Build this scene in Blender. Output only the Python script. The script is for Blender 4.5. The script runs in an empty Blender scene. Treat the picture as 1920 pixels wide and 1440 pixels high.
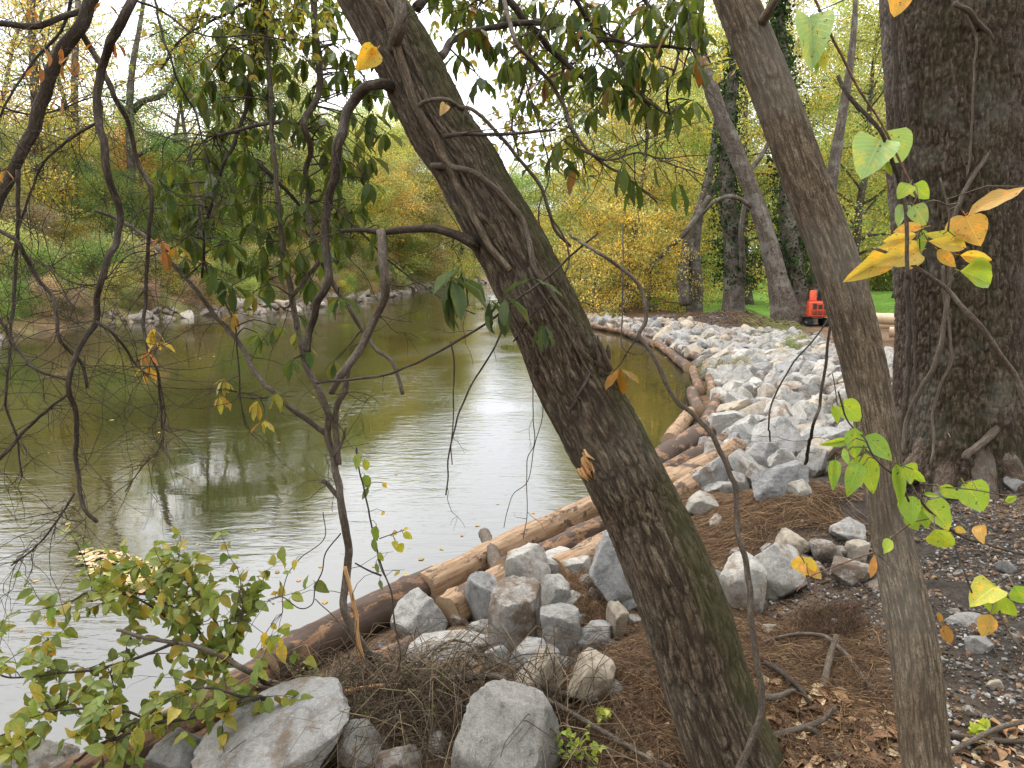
import bpy, bmesh, math, random
import numpy as np
from mathutils import Vector, Matrix
R = math.radians
rnd = random.Random(7)
rng = np.random.default_rng(7)
scene = bpy.context.scene
COL = scene.collection

# ---------------------------------------------------------------- camera, sky, sun, exposure
F_PX = 1371.0                       # focal length in pixels of the 1920 wide photograph
HORIZON = 495.0                     # row of the horizon
CAM_H = 2.3                         # above the water (water is z = 0)
PITCH = math.atan((720 - HORIZON) / F_PX)
cam_d = bpy.data.cameras.new('camera'); cam = bpy.data.objects.new('camera', cam_d); COL.objects.link(cam)
cam.location = (0, 0, CAM_H); cam.rotation_euler = (math.pi / 2 - PITCH, 0, 0)
cam_d.sensor_width = 36; cam_d.lens = 36 * F_PX / 1920; cam_d.clip_start = 0.05; cam_d.clip_end = 3000
scene.camera = cam

SUN_EL, SUN_AZ = 58, -25            # azimuth from +Y towards +X
world = bpy.data.worlds.new('World'); scene.world = world; world.use_nodes = True
wn, wl = world.node_tree.nodes, world.node_tree.links
wn.clear()
wo = wn.new('ShaderNodeOutputWorld'); wb = wn.new('ShaderNodeBackground'); wb.inputs[1].default_value = 0.15
sk = wn.new('ShaderNodeTexSky'); sk.sky_type = 'NISHITA'; sk.sun_disc = False
sk.sun_elevation = R(SUN_EL); sk.sun_rotation = R(SUN_AZ); sk.air_density = 1.0; sk.dust_density = 2.0
wt = wn.new('ShaderNodeTexCoord'); wno = wn.new('ShaderNodeTexNoise'); wno.inputs['Scale'].default_value = 2.2; wno.inputs['Detail'].default_value = 5
wr = wn.new('ShaderNodeValToRGB')
wr.color_ramp.elements[0].position = .3; wr.color_ramp.elements[0].color = (7.6, 7.8, 8.2, 1)
wr.color_ramp.elements[1].position = .7; wr.color_ramp.elements[1].color = (11.2, 11.2, 11.3, 1)
wm = wn.new('ShaderNodeMixRGB'); wm.inputs[0].default_value = 0.88
wl.new(wt.outputs['Generated'], wno.inputs['Vector']); wl.new(wno.outputs['Fac'], wr.inputs[0])
wl.new(sk.outputs[0], wm.inputs[1]); wl.new(wr.outputs[0], wm.inputs[2]); wl.new(wm.outputs[0], wb.inputs[0]); wl.new(wb.outputs[0], wo.inputs[0])

sun_d = bpy.data.lights.new('sun', 'SUN'); sun = bpy.data.objects.new('sun', sun_d); COL.objects.link(sun)
sun_d.energy = 1.4; sun_d.angle = R(14); sun_d.color = (1, .95, .87)
sdir = Vector((math.sin(R(SUN_AZ)) * math.cos(R(SUN_EL)), math.cos(R(SUN_AZ)) * math.cos(R(SUN_EL)), math.sin(R(SUN_EL))))
sun.rotation_euler = sdir.to_track_quat('Z', 'Y').to_euler(); sun.location = (0, 0, 40)
vs = scene.view_settings
vs.view_transform = 'Standard'; vs.look = 'None'; vs.exposure = 0.98; vs.gamma = 1; vs.use_curve_mapping = False
scene.cycles.max_bounces = 6; scene.cycles.diffuse_bounces = 3; scene.cycles.glossy_bounces = 2
scene.cycles.transmission_bounces = 4; scene.cycles.transparent_max_bounces = 4
scene.cycles.caustics_reflective = False; scene.cycles.caustics_refractive = False

# ---------------------------------------------------------------- projection helpers (pixel of the 1920x1440 photograph -> place)
CAMP = np.array([0, 0, CAM_H]); FW = np.array([0, math.cos(PITCH), -math.sin(PITCH)]); UP = np.array([0, math.sin(PITCH), math.cos(PITCH)]); RT = np.array([1., 0, 0])
def ray(px, py): return FW + (px - 960) / F_PX * RT + (720 - py) / F_PX * UP
def at(px, py, d): return CAMP + d * ray(px, py)
def onz(px, py, z):
    r = ray(px, py); return CAMP + r * ((z - CAM_H) / r[2])
def mpp(d): return d / F_PX

# ---------------------------------------------------------------- noise
def _h(ix, iy, iz, seed):
    n = (ix.astype(np.uint32) * np.uint32(374761393) + iy.astype(np.uint32) * np.uint32(668265263) + iz.astype(np.uint32) * np.uint32(2147483647 & 1274126177) + np.uint32((seed * 974711 + 12345) & 0xffffffff))
    n = (n ^ (n >> np.uint32(13))) * np.uint32(1274126177)
    n = (n ^ (n >> np.uint32(15))) * np.uint32(2246822519)
    return ((n ^ (n >> np.uint32(16))) & np.uint32(0xffffff)).astype(np.float64) / 16777215.0
def vnoise(p, seed=0):
    p = np.asarray(p, float); f = np.floor(p); t = p - f; i = f.astype(np.int64); t = t * t * t * (t * (t * 6 - 15) + 10)
    out = 0
    for dx in (0, 1):
        wx = t[:, 0] if dx else 1 - t[:, 0]
        for dy in (0, 1):
            wy = t[:, 1] if dy else 1 - t[:, 1]
            for dz in (0, 1):
                wz = t[:, 2] if dz else 1 - t[:, 2]
                out = out + wx * wy * wz * _h(i[:, 0] + dx, i[:, 1] + dy, i[:, 2] + dz, seed)
    return out
def fbm(p, octv=4, seed=0, gain=.5):
    p = np.asarray(p, float); a = 1.; s = 0.; tot = 0.
    for o in range(octv):
        s = s + a * (vnoise(p * (2.03 ** o) + 17.3 * o, seed + o) - .5); tot += a; a *= gain
    return s / tot * 2
def p2(x, y, k=1., z=0.): return np.stack([np.asarray(x, float) * k, np.asarray(y, float) * k, np.zeros_like(np.asarray(x, float)) + z], -1)

# ---------------------------------------------------------------- materials
class NT:
    def __init__(s, name):
        s.m = bpy.data.materials.new(name); s.m.use_nodes = True; s.t = s.m.node_tree; s.t.nodes.clear(); s.out = s.n('OutputMaterial')
    def n(s, typ, **kw):
        nd = s.t.nodes.new('ShaderNode' + typ)
        for k, v in kw.items(): setattr(nd, k, v)
        return nd
    def set(s, sock, v):
        if isinstance(v, bpy.types.NodeSocket): s.t.links.new(v, sock)
        else:
            try: sock.default_value = v
            except Exception: sock.default_value = tuple(v) + (1,)
    def attr(s, name, vec=False): a = s.n('Attribute', attribute_name=name); return a.outputs['Vector' if vec else 'Color']
    def obj(s): return s.n('TexCoord').outputs['Object']
    def pos(s): return s.n('NewGeometry').outputs['Position']
    def map(s, v, sc=(1, 1, 1), loc=(0, 0, 0)):
        m = s.n('Mapping'); s.set(m.inputs[0], v); m.inputs['Scale'].default_value = sc; s.set(m.inputs['Location'], loc); return m.outputs[0]
    def noise(s, v, scale, detail=4, rough=.55, dist=0., color=False):
        n = s.n('TexNoise'); s.set(n.inputs['Vector'], v); n.inputs['Scale'].default_value = scale; n.inputs['Detail'].default_value = detail; n.inputs['Roughness'].default_value = rough; n.inputs['Distortion'].default_value = dist
        return n.outputs['Color' if color else 'Fac']
    def vor(s, v, scale, feature='F1', out='Distance', rand=1.):
        n = s.n('TexVoronoi', feature=feature); s.set(n.inputs['Vector'], v); n.inputs['Scale'].default_value = scale; n.inputs['Randomness'].default_value = rand; return n.outputs[out]
    def ramp(s, f, *st, interp='LINEAR'):
        n = s.n('ValToRGB'); s.set(n.inputs[0], f); e = n.color_ramp; e.interpolation = interp
        while len(e.elements) < len(st): e.elements.new(.5)
        for el, (p, c) in zip(e.elements, st):
            el.position = p; el.color = (c, c, c, 1) if isinstance(c, (int, float)) else tuple(c) + (1,)
        return n.outputs[0]
    def mix(s, f, a, b, typ='MIX'):
        n = s.n('MixRGB', blend_type=typ); s.set(n.inputs[0], f); s.set(n.inputs[1], a); s.set(n.inputs[2], b); return n.outputs[0]
    def math(s, op, a, b=0.): n = s.n('Math', operation=op); s.set(n.inputs[0], a); s.set(n.inputs[1], b); return n.outputs[0]
    def bump(s, h, strength=1., dist=.01, normal=None):
        n = s.n('Bump'); n.inputs['Strength'].default_value = strength; n.inputs['Distance'].default_value = dist; s.set(n.inputs['Height'], h)
        if normal is not None: s.set(n.inputs['Normal'], normal)
        return n.outputs[0]
    def bsdf(s, col, rough=.8, normal=None, spec=.3, metal=0., ior=None):
        n = s.n('BsdfPrincipled'); s.set(n.inputs['Base Color'], col); s.set(n.inputs['Roughness'], rough); s.set(n.inputs['Specular IOR Level'], spec); s.set(n.inputs['Metallic'], metal)
        if normal is not None: s.set(n.inputs['Normal'], normal)
        if ior: n.inputs['IOR'].default_value = ior
        s.t.links.new(n.outputs[0], s.out.inputs[0]); return n
    def leafy(s, col, trans=.35, rough=.5, spec=.25, normal=None):
        b = s.bsdf(col, rough, normal, spec); t = s.n('BsdfTranslucent'); s.set(t.inputs[0], s.mix(1., col, (1.25, 1.2, .7), 'MULTIPLY')); m = s.n('MixShader'); m.inputs[0].default_value = trans
        s.t.links.new(b.outputs[0], m.inputs[1]); s.t.links.new(t.outputs[0], m.inputs[2]); s.t.links.new(m.outputs[0], s.out.inputs[0])
MAT = {}
def bark_mat(key, dark, mid, light, moss=0., scale=60., stretch=.16, depth=.006, lichen=.0):
    n = NT(key); b = n.attr('bark', True)
    v = n.map(b, (1, 1, stretch)); wob = n.noise(b, 7., 2)
    r1 = n.noise(v, scale, 5, .62, .6); r2 = n.noise(n.map(b, (1, 1, .45)), scale * 2.6, 3)
    h = n.mix(.35, r1, r2)
    c = n.ramp(r1, (.3, tuple(x * .8 + y * .2 for x, y in zip(mid, dark))), (.48, mid), (.68, light))
    spk = n.noise(n.map(b, (1, 1, .5)), scale * 3.2, 4, .7); c = n.mix(1., c, n.ramp(spk, (.34, .42), (.66, 1.55)), 'MULTIPLY')
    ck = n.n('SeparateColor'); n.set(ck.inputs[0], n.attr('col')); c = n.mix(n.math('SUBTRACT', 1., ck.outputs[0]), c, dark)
    c = n.mix(n.ramp(wob, (.35, .0), (.75, .3)), c, mid)
    big = n.noise(b, 2.6, 4)
    c = n.mix(n.math('MULTIPLY', n.ramp(big, (.5, 0.), (.62, 1.)), lichen), c, (.36, .36, .31))
    if moss: c = n.mix(n.math('MULTIPLY', n.ramp(n.math('MULTIPLY', n.noise(b, 4.5, 5, .65), n.math('ADD', n.attr('moss'), 0.)), (.3, 0.), (.46, 1.)), moss), c, n.mix(n.noise(b, 90., 3), (.018, .02, .007), (.062, .066, .02)))
    n.bsdf(c, .9, n.bump(h, .9, depth), .15); MAT[key] = n.m; return n.m
bark_mat('bark_leaning', (.014, .01, .007), (.078, .056, .037), (.2, .156, .108), moss=.55, scale=95, stretch=.18, depth=.004, lichen=.06)
bark_mat('bark_second', (.032, .023, .015), (.115, .086, .057), (.215, .17, .12), moss=0, scale=110, stretch=.25, depth=.004, lichen=.1)
bark_mat('bark_big', (.012, .008, .006), (.066, .046, .033), (.16, .122, .093), moss=.25, scale=55, stretch=.35, depth=.012, lichen=.15)
bark_mat('bark_branch', (.02, .015, .011), (.05, .039, .03), (.11, .09, .07), scale=90, stretch=.25, depth=.002)
bark_mat('bark_grey', (.035, .028, .021), (.092, .073, .056), (.18, .15, .118), scale=90, stretch=.25, depth=.002)
bark_mat('bark_reddish', (.03, .016, .01), (.11, .06, .038), (.2, .13, .09), scale=60, stretch=.1, depth=.003)
bark_mat('bark_far', (.03, .024, .018), (.078, .063, .049), (.145, .122, .1), scale=9, stretch=.2, depth=.02, lichen=.2)
bark_mat('vine_bark', (.03, .023, .017), (.088, .068, .051), (.175, .142, .108), scale=110, stretch=.15, depth=.002)
def log_mat(key, bare, bare2, bark, amount, streak=(.33, .2, .1)):
    n = NT(key); b = n.attr('bark', True)
    g = n.noise(n.map(b, (1, 1, .07)), 55., 5, .6, .4); fine = n.noise(n.map(b, (1, 1, .05)), 160., 3)
    c = n.ramp(g, (.28, bare2), (.5, bare), (.75, streak))
    patch = n.noise(n.map(b, (1, 1, .5)), 7., 6, .7, .5)
    bk = n.mix(n.noise(n.map(b, (1, 1, .3)), 60., 4), bark, tuple(x * 2.2 for x in bark))
    f = n.ramp(patch, (amount - .03, 1.), (amount + .02, 0.))
    c = n.mix(f, c, bk)
    kn = n.vor(n.map(b, (1, 1, .7)), 6.5); c = n.mix(n.ramp(kn, (.05, .85), (.11, 0.)), c, (.05, .03, .018))
    c = n.mix(n.ramp(n.noise(b, 30., 4), (.56, 0.), (.72, .5)), c, (.09, .06, .04))
    h = n.mix(.5, n.mix(.4, g, fine), f)
    n.bsdf(c, .78, n.bump(h, .8, .008), .25); MAT[key] = n.m
log_mat('log_tan', (.28, .18, .105), (.15, .09, .05), (.055, .037, .026), .42, (.4, .29, .19))
log_mat('log_red', (.2, .112, .06), (.095, .05, .028), (.05, .033, .023), .49, (.31, .21, .13))
log_mat('log_dark', (.22, .125, .07), (.1, .058, .035), (.045, .03, .022), .56)
log_mat('log_pale', (.52, .4, .27), (.38, .26, .16), (.12, .08, .055), .28)
def endgrain():
    n = NT('log_end'); v = n.obj(); b = n.attr('bark', True); w = n.n('TexNoise'); w.inputs['Scale'].default_value = 22
    c = n.mix(n.noise(b, 60., 4), (.2, .13, .08), (.45, .32, .2)); n.bsdf(c, .85, n.bump(n.noise(b, 140., 3), .5, .004), .2); MAT['log_end'] = n.m
endgrain()
def rock_mat(key, base, dark, soil, soil_amt, vein=.5):
    n = NT(key); o = n.obj(); loc = n.n('ObjectInfo'); v = n.n('VectorMath', operation='ADD'); n.set(v.inputs[0], n.attr('rockp', True)); sc = n.n('VectorMath', operation='SCALE'); n.set(sc.inputs[0], loc.outputs['Random']); n.set(sc.inputs['Scale'], 37.); n.set(v.inputs[1], sc.outputs[0]); v = v.outputs[0]
    a = n.noise(v, 2.4, 7, .66, .5); f = n.noise(v, 14., 5, .68)
    c = n.ramp(a, (.3, dark), (.52, base), (.72, tuple(min(1, x * 1.22) for x in base)))
    c = n.mix(n.math('MULTIPLY', n.ramp(f, (.36, 1.), (.52, 0.)), .35), c, dark)
    w = n.noise(n.map(v, (1, 1, 2.6)), 3.6, 5, .6, 1.8); c = n.mix(n.math('MULTIPLY', n.ramp(w, (.475, 0.), (.5, 1.), (.525, 0.)), vein), c, (.62, .62, .6))
    c = n.mix(n.math('MULTIPLY', n.ramp(n.noise(v, 1.7, 6, .7), (1 - soil_amt - .02, 0.), (1 - soil_amt + .1, 1.)), .8), c, soil)
    tint = n.ramp(loc.outputs['Random'], (0., (.66, .665, .68)), (.25, (1.08, 1.06, 1.0)), (.45, (.82, .82, .82)), (.65, (1.15, 1.12, 1.05)), (.85, (.75, .74, .72)), (1., (1., .94, .84)))
    c = n.mix(1., c, tint, 'MULTIPLY')
    n.bsdf(c, .82, n.bump(n.mix(.45, f, n.noise(v, 45., 4, .7)), .7, .02), .25); MAT[key] = n.m
rock_mat('rock_white', (.37, .36, .34), (.17, .165, .16), (.2, .14, .09), .46)
rock_mat('rock_grey', (.32, .315, .305), (.13, .128, .126), (.19, .13, .085), .38)
rock_mat('rock_soiled', (.36, .34, .315), (.17, .16, .15), (.15, .095, .058), .54)
rock_mat('rock_shore', (.22, .185, .155), (.09, .078, .066), (.12, .085, .06), .45, .3)
rock_mat('rock_tan', (.42, .36, .28), (.2, .17, .14), (.2, .14, .09), .42)
def leaf_mat(key, trans=.38, rough=.45, vein=True, spec=.35):
    n = NT(key); oi = n.n('ObjectInfo'); c = n.mix(1., n.attr('col'), oi.outputs['Color'], 'MULTIPLY')
    nm = None
    if vein:
        uv = n.n('UVMap').outputs[0]; sp = n.n('SeparateXYZ'); n.set(sp.inputs[0], uv); u = n.math('ABSOLUTE', n.math('SUBTRACT', sp.outputs[0], .5)); y = sp.outputs[1]
        mid = n.ramp(u, (.0, 1.), (.035, 0.)); side = n.math('SINE', n.math('MULTIPLY', n.math('SUBTRACT', y, n.math('MULTIPLY', u, .7)), 62.)); side = n.ramp(side, (.86, 0.), (1., .6))
        ve = n.math('MAXIMUM', mid, side); c = n.mix(n.math('MULTIPLY', ve, .55), c, n.mix(1., c, (1.7, 1.6, 1.5), 'MULTIPLY'))
        sc = n.n('VectorMath', operation='SCALE'); n.set(sc.inputs[0], oi.outputs['Random']); n.set(sc.inputs['Scale'], 50.); av = n.n('VectorMath', operation='ADD'); n.set(av.inputs[0], n.attr('bark', True)); n.set(av.inputs[1], sc.outputs[0])
        bl = n.noise(av.outputs[0], 3.2, 5, .65); c = n.mix(n.ramp(bl, (.5, 0.), (.7, .8)), c, n.mix(1., c, (1.9, 1.15, .6), 'MULTIPLY'))
        c = n.mix(n.ramp(n.noise(av.outputs[0], 9., 3), (.64, 0.), (.7, .9)), c, (.13, .07, .03))
        nm = n.bump(ve, .35, .002)
    n.leafy(c, trans, rough, spec, nm); MAT[key] = n.m
leaf_mat('leaf_big'); leaf_mat('leaf_glossy', .42, .42, True, .25)
n = NT('leaf_far'); oi = n.n('ObjectInfo'); c = n.mix(1., n.attr('col'), oi.outputs['Color'], 'MULTIPLY'); d = n.n('BsdfDiffuse'); n.set(d.inputs[0], c); t = n.n('BsdfTranslucent'); n.set(t.inputs[0], c); m = n.n('MixShader'); m.inputs[0].default_value = .5
n.t.links.new(d.outputs[0], m.inputs[1]); n.t.links.new(t.outputs[0], m.inputs[2]); n.t.links.new(m.outputs[0], n.out.inputs[0]); MAT['leaf_far'] = n.m
def plain(key, col, rough=.6, spec=.3, var=.25, scale=30., metal=0., bumpd=.002):
    n = NT(key); o = n.obj(); f = n.noise(o, scale, 5, .6); c = n.mix(n.ramp(f, (.35, 0.), (.7, 1.)), tuple(x * (1 - var) for x in col), tuple(min(1, x * (1 + var)) for x in col)); n.bsdf(c, rough, n.bump(f, .3, bumpd), spec, metal); MAT[key] = n.m
plain('orange_paint', (.6, .07, .022), .35, .5, .12, 6.); plain('black_rubber', (.02, .02, .02), .8, .2); plain('dark_grille', (.045, .035, .03), .7); plain('steel', (.25, .24, .23), .4, .5, .3, 20., .8)
def col_mat(key, rough=.9, spec=.15, bscale=60., bd=.004):
    n = NT(key); f = n.noise(n.pos(), bscale, 4, .65); c = n.mix(1., n.attr('col'), n.ramp(f, (.3, .65), (.7, 1.3)), 'MULTIPLY'); n.bsdf(c, rough, n.bump(f, .6, bd), spec); MAT[key] = n.m
col_mat('pebble'); col_mat('fibre'); col_mat('litter', .75, .25)
def wood_raw():
    n = NT('raw_wood'); b = n.attr('bark', True); g = n.noise(n.map(b, (1, 1, .06)), 120., 4); c = n.ramp(g, (.3, (.3, .14, .05)), (.5, (.5, .28, .12)), (.7, (.62, .44, .25))); n.bsdf(c, .8, n.bump(g, .7, .003), .2); MAT['raw_wood'] = n.m
wood_raw()
def ground_mat():
    n = NT('soil_ground'); p = n.pos(); c = n.attr('col')
    big = n.noise(p, 1.3, 6, .65); mid = n.noise(p, 9., 6, .7); fine = n.noise(p, 60., 5, .7)
    c = n.mix(1., c, n.ramp(big, (.3, .72), (.7, 1.28)), 'MULTIPLY'); c = n.mix(1., c, n.ramp(mid, (.28, .5), (.72, 1.5)), 'MULTIPLY'); c = n.mix(1., c, n.ramp(fine, (.3, .6), (.7, 1.4)), 'MULTIPLY')
    h = n.mix(.4, mid, fine); n.bsdf(c, .95, n.bump(h, 1., .05), .1); MAT['soil_ground'] = n.m
ground_mat()
def water_mat():
    n = NT('pond_water'); p = n.pos()
    c = n.mix(n.noise(p, .25, 3), (.02, .019, .006), (.034, .029, .01))
    msk = n.ramp(n.noise(n.map(p, (1, .6, 1)), .34, 3, .5, .6), (.4, .06), (.6, 1.))
    a = n.noise(n.map(p, (1.3, 3.2, 1), (3, 1, 0)), 2.1, 3, .5, .5); b = n.noise(n.map(p, (2.0, 6.5, 1)), 2.6, 3, .55, .8); cc = n.noise(n.map(p, (.5, 1.2, 1)), .9, 2)
    h = n.math('ADD', n.math('MULTIPLY', n.math('ADD', n.math('MULTIPLY', a, 1.2), n.math('MULTIPLY', b, .55)), msk), n.math('MULTIPLY', cc, .35))
    nd = n.bsdf(c, .03, n.bump(h, 1., .0066), .5, ior=2.25); MAT['pond_water'] = n.m
water_mat()

# ---------------------------------------------------------------- mesh helpers
class Geo:
    def __init__(s): s.V = []; s.Q = []; s.T = []; s.C = []; s.B = []; s.UV = []; s.n = 0; s.M = []
    def add(s, V, Q=None, T=None, col=(1, 1, 1), bark=None, moss=None, uv=None):
        V = np.asarray(V, float); k = len(V); s.V.append(V)
        if Q is not None and len(Q): s.Q.append(np.asarray(Q, np.int64) + s.n)
        if T is not None and len(T): s.T.append(np.asarray(T, np.int64) + s.n)
        c = np.asarray(col, float); s.C.append(np.broadcast_to(c, (k, 3)) if c.ndim == 1 else c)
        s.B.append(V if bark is None else bark); s.M.append(np.zeros(k) if moss is None else moss)
        s.UV.append(np.zeros((k, 2)) if uv is None else uv); s.n += k
    def mesh(s, name, mat, smooth=True, sharp=None, battr='bark'):
        V = np.concatenate(s.V); me = bpy.data.meshes.new(name)
        Q = np.concatenate(s.Q) if s.Q else np.zeros((0, 4), np.int64); T = np.concatenate(s.T) if s.T else np.zeros((0, 3), np.int64)
        loops = np.concatenate([Q.ravel(), T.ravel()]).astype(np.int32); np_ = len(Q) + len(T)
        me.vertices.add(len(V)); me.vertices.foreach_set('co', V.astype(np.float32).ravel())
        me.loops.add(len(loops)); me.loops.foreach_set('vertex_index', loops)
        me.polygons.add(np_); st = np.concatenate([np.arange(len(Q)) * 4, len(Q) * 4 + np.arange(len(T)) * 3]).astype(np.int32); me.polygons.foreach_set('loop_start', st)
        me.update(calc_edges=True)
        me.polygons.foreach_set('use_smooth', np.full(np_, smooth))
        a = me.attributes.new('col', 'FLOAT_COLOR', 'POINT'); c = np.concatenate(s.C); a.data.foreach_set('color', np.concatenate([c, np.ones((len(c), 1))], 1).astype(np.float32).ravel())
        a = me.attributes.new(battr, 'FLOAT_VECTOR', 'POINT'); a.data.foreach_set('vector', np.concatenate(s.B).astype(np.float32).ravel())
        M = np.concatenate(s.M)
        if M.any(): a = me.attributes.new('moss', 'FLOAT', 'POINT'); a.data.foreach_set('value', M.astype(np.float32))
        UV = np.concatenate(s.UV)
        if UV.any(): u = me.uv_layers.new(name='UVMap'); u.data.foreach_set('uv', UV[loops].astype(np.float32).ravel())
        if sharp: me.set_sharp_from_angle(angle=R(sharp))
        me.materials.append(MAT[mat] if isinstance(mat, str) else mat); me.validate(); return me
def link(name, me, parent=None, loc=None):
    o = bpy.data.objects.new(name, me); COL.objects.link(o)
    if parent is not None: o.parent = parent
    if loc is not None: o.location = loc
    return o
def tag(o, label=None, cat=None, group=None, kind=None):
    if label: o['label'] = label
    if cat: o['category'] = cat
    if group: o['group'] = group
    if kind: o['kind'] = kind
    return o
def thing(name, label, cat, loc=(0, 0, 0), group=None):
    o = bpy.data.objects.new(name, None); COL.objects.link(o); o.location = loc; o.empty_display_size = .1; return tag(o, label, cat, group)
def child(name, geo, mat, parent, kind=None, label=None, **kw):
    """a mesh given in world coordinates, hung under a parent whose only transform is its location"""
    loc = Vector(parent.location); p = parent.parent
    while p is not None: loc = loc + p.location; p = p.parent
    geo.V = [v - np.array(loc) for v in geo.V]; o = link(name, geo.mesh(name, mat, **kw), parent); tag(o, label, kind=kind); return o

def smooth_path(P, step):
    P = np.asarray(P, float)
    if len(P) < 3:
        L = np.linalg.norm(P[-1] - P[0]); k = max(2, int(L / step) + 1); t = np.linspace(0, 1, k)[:, None]; return P[0] * (1 - t) + P[-1] * t
    E = np.concatenate([[2 * P[0] - P[1]], P, [2 * P[-1] - P[-2]]]); out = []
    for i in range(1, len(E) - 2):
        p0, p1, p2_, p3 = E[i - 1:i + 3]; k = max(2, int(np.linalg.norm((p2_ - p1)[:3]) / step) + 1)
        t = np.linspace(0, 1, k, endpoint=False)[:, None]
        out.append(.5 * (2 * p1 + (p2_ - p0) * t + (2 * p0 - 5 * p1 + 4 * p2_ - p3) * t ** 2 + (3 * p1 - p0 - 3 * p2_ + p3) * t ** 3))
    return np.concatenate(out + [P[-1:]])
def frames(P):
    T = np.gradient(P, axis=0); T /= np.linalg.norm(T, axis=1, keepdims=True) + 1e-12
    ref = np.array([0, 0, 1.]) if abs(T[0][2]) < .9 else np.array([1., 0, 0])
    N = np.zeros_like(P); v = ref - T[0] * (ref @ T[0]); N[0] = v / np.linalg.norm(v)
    for i in range(1, len(P)):
        v = N[i - 1] - T[i] * (N[i - 1] @ T[i]); N[i] = v / (np.linalg.norm(v) + 1e-12)
    return T, N, np.cross(T, N)
def tube(geo, P, rad, sides=8, col=(1, 1, 1), cap=True, disp=None, mossdir=None):
    """swept tube; bark coordinates run straight along it"""
    P = np.asarray(P, float); n = len(P); rad = np.broadcast_to(np.asarray(rad, float), (n,)); T, N, B = frames(P)
    th = np.arange(sides) / sides * 2 * np.pi; s = np.concatenate([[0], np.cumsum(np.linalg.norm(np.diff(P, axis=0), axis=1))])
    cs, sn = np.cos(th), np.sin(th); dirs = N[:, None] * cs[None, :, None] + B[:, None] * sn[None, :, None]
    rm = float(rad.mean()); off = rnd.random() * 40
    bark = np.stack([np.broadcast_to(rm * cs, (n, sides)), np.broadcast_to(rm * sn, (n, sides)), np.broadcast_to(s[:, None], (n, sides))], -1) + off
    rr = np.broadcast_to(rad[:, None], (n, sides)).copy()
    if disp is not None:
        dv = disp(bark.reshape(-1, 3) - off, np.broadcast_to(th, (n, sides)).ravel(), np.broadcast_to(s[:, None], (n, sides)).ravel())
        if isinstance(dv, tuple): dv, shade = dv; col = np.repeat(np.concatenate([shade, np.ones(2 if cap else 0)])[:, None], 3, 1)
        rr = rr + dv.reshape(n, sides)
    V = (P[:, None] + dirs * rr[..., None]).reshape(-1, 3)
    i = np.arange(n - 1)[:, None] * sides; j = np.arange(sides)[None]; j2 = (j + 1) % sides
    Q = np.stack([i + j, i + j2, i + sides + j2, i + sides + j], -1).reshape(-1, 4)
    Tt = []
    if cap:
        V = np.concatenate([V, P[:1] - T[:1] * rad[0] * .15, P[-1:] + T[-1:] * rad[-1] * .15]); a, b = n * sides, n * sides + 1
        Tt = [(a, (k + 1) % sides, k) for k in range(sides)] + [(b, (n - 1) * sides + k, (n - 1) * sides + (k + 1) % sides) for k in range(sides)]
        bark = np.concatenate([bark.reshape(-1, 3), np.array([[off, off, off], [off, off, off + s[-1]]])])
    bark = bark.reshape(-1, 3); moss = None
    if mossdir is not None:
        moss = np.clip((dirs @ np.asarray(mossdir)).reshape(-1) * .8 + .35, 0, 1.); moss = np.concatenate([moss, np.zeros(len(V) - len(moss))])
    geo.add(V, Q, Tt, col, bark, moss)
def pxpath(pts, depth, wob=.0, seed=0):
    """pixel trace -> places; each point (x, y[, depth])"""
    out = []
    for k, p in enumerate(pts):
        d = p[2] if len(p) > 2 else depth
        if wob: d = d + wob * math.sin(k * 1.3 + seed * 2.1) + wob * .6 * math.sin(k * .5 + seed)
        out.append(at(p[0], p[1], d))
    return np.array(out)
def branch(parent, name, pts, depth, r0, r1, mat='bark_branch', wob=.08, seed=0, sides=8, step=.03, knob=.12, kind=None):
    P = smooth_path(pxpath(pts, depth, wob, seed), step); t = np.linspace(0, 1, len(P)); rad = (r0 * (1 - t) + r1 * t) * mpp(depth)
    rad = rad * (1 + knob * fbm(np.stack([t * len(P) * .25, t * 0 + seed, t * 0], -1), 3, seed))
    P = P + (np.stack([fbm(P * 9 + k * 5.1, 2, seed + k) for k in range(3)], -1)) * (.006 + rad.mean() * .35)
    g = Geo(); tube(g, P, rad, sides); child(name, g, mat, parent, kind=kind); return P
def twigs(geo, P, n, lo, hi, r, seed=0, up=-.15, sub=2):
    """thin side shoots along a branch path"""
    rg = np.random.default_rng(seed); tips = []
    for _ in range(n):
        i = rg.integers(len(P) // 8, len(P)); p = P[i]; t = P[min(i + 1, len(P) - 1)] - P[max(i - 1, 0)]; t /= np.linalg.norm(t) + 1e-9
        d = rg.normal(size=3) + t * .7 + np.array([0, 0, up]); d /= np.linalg.norm(d); L = rg.uniform(lo, hi); pts = [p]; k = 7
        for q in range(k):
            d = d + rg.normal(size=3) * .22 + np.array([0, 0, up * .15]); d /= np.linalg.norm(d); pts.append(pts[-1] + d * L / k)
        pts = np.array(pts); tube(geo, pts, np.linspace(r, r * .4, len(pts)), 4, cap=False); tips.append(pts[-1])
        for _s in range(sub if rg.random() < .7 else 0):
            j = rg.integers(2, k); d2 = d + rg.normal(size=3) * .8; d2 /= np.linalg.norm(d2); q = [pts[j]]
            for _q in range(4): d2 = d2 + rg.normal(size=3) * .25; d2 /= np.linalg.norm(d2); q.append(q[-1] + d2 * L * .09)
            tube(geo, np.array(q), np.linspace(r * .6, r * .3, 5), 3, cap=False); tips.append(q[-1])
    return tips

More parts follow.
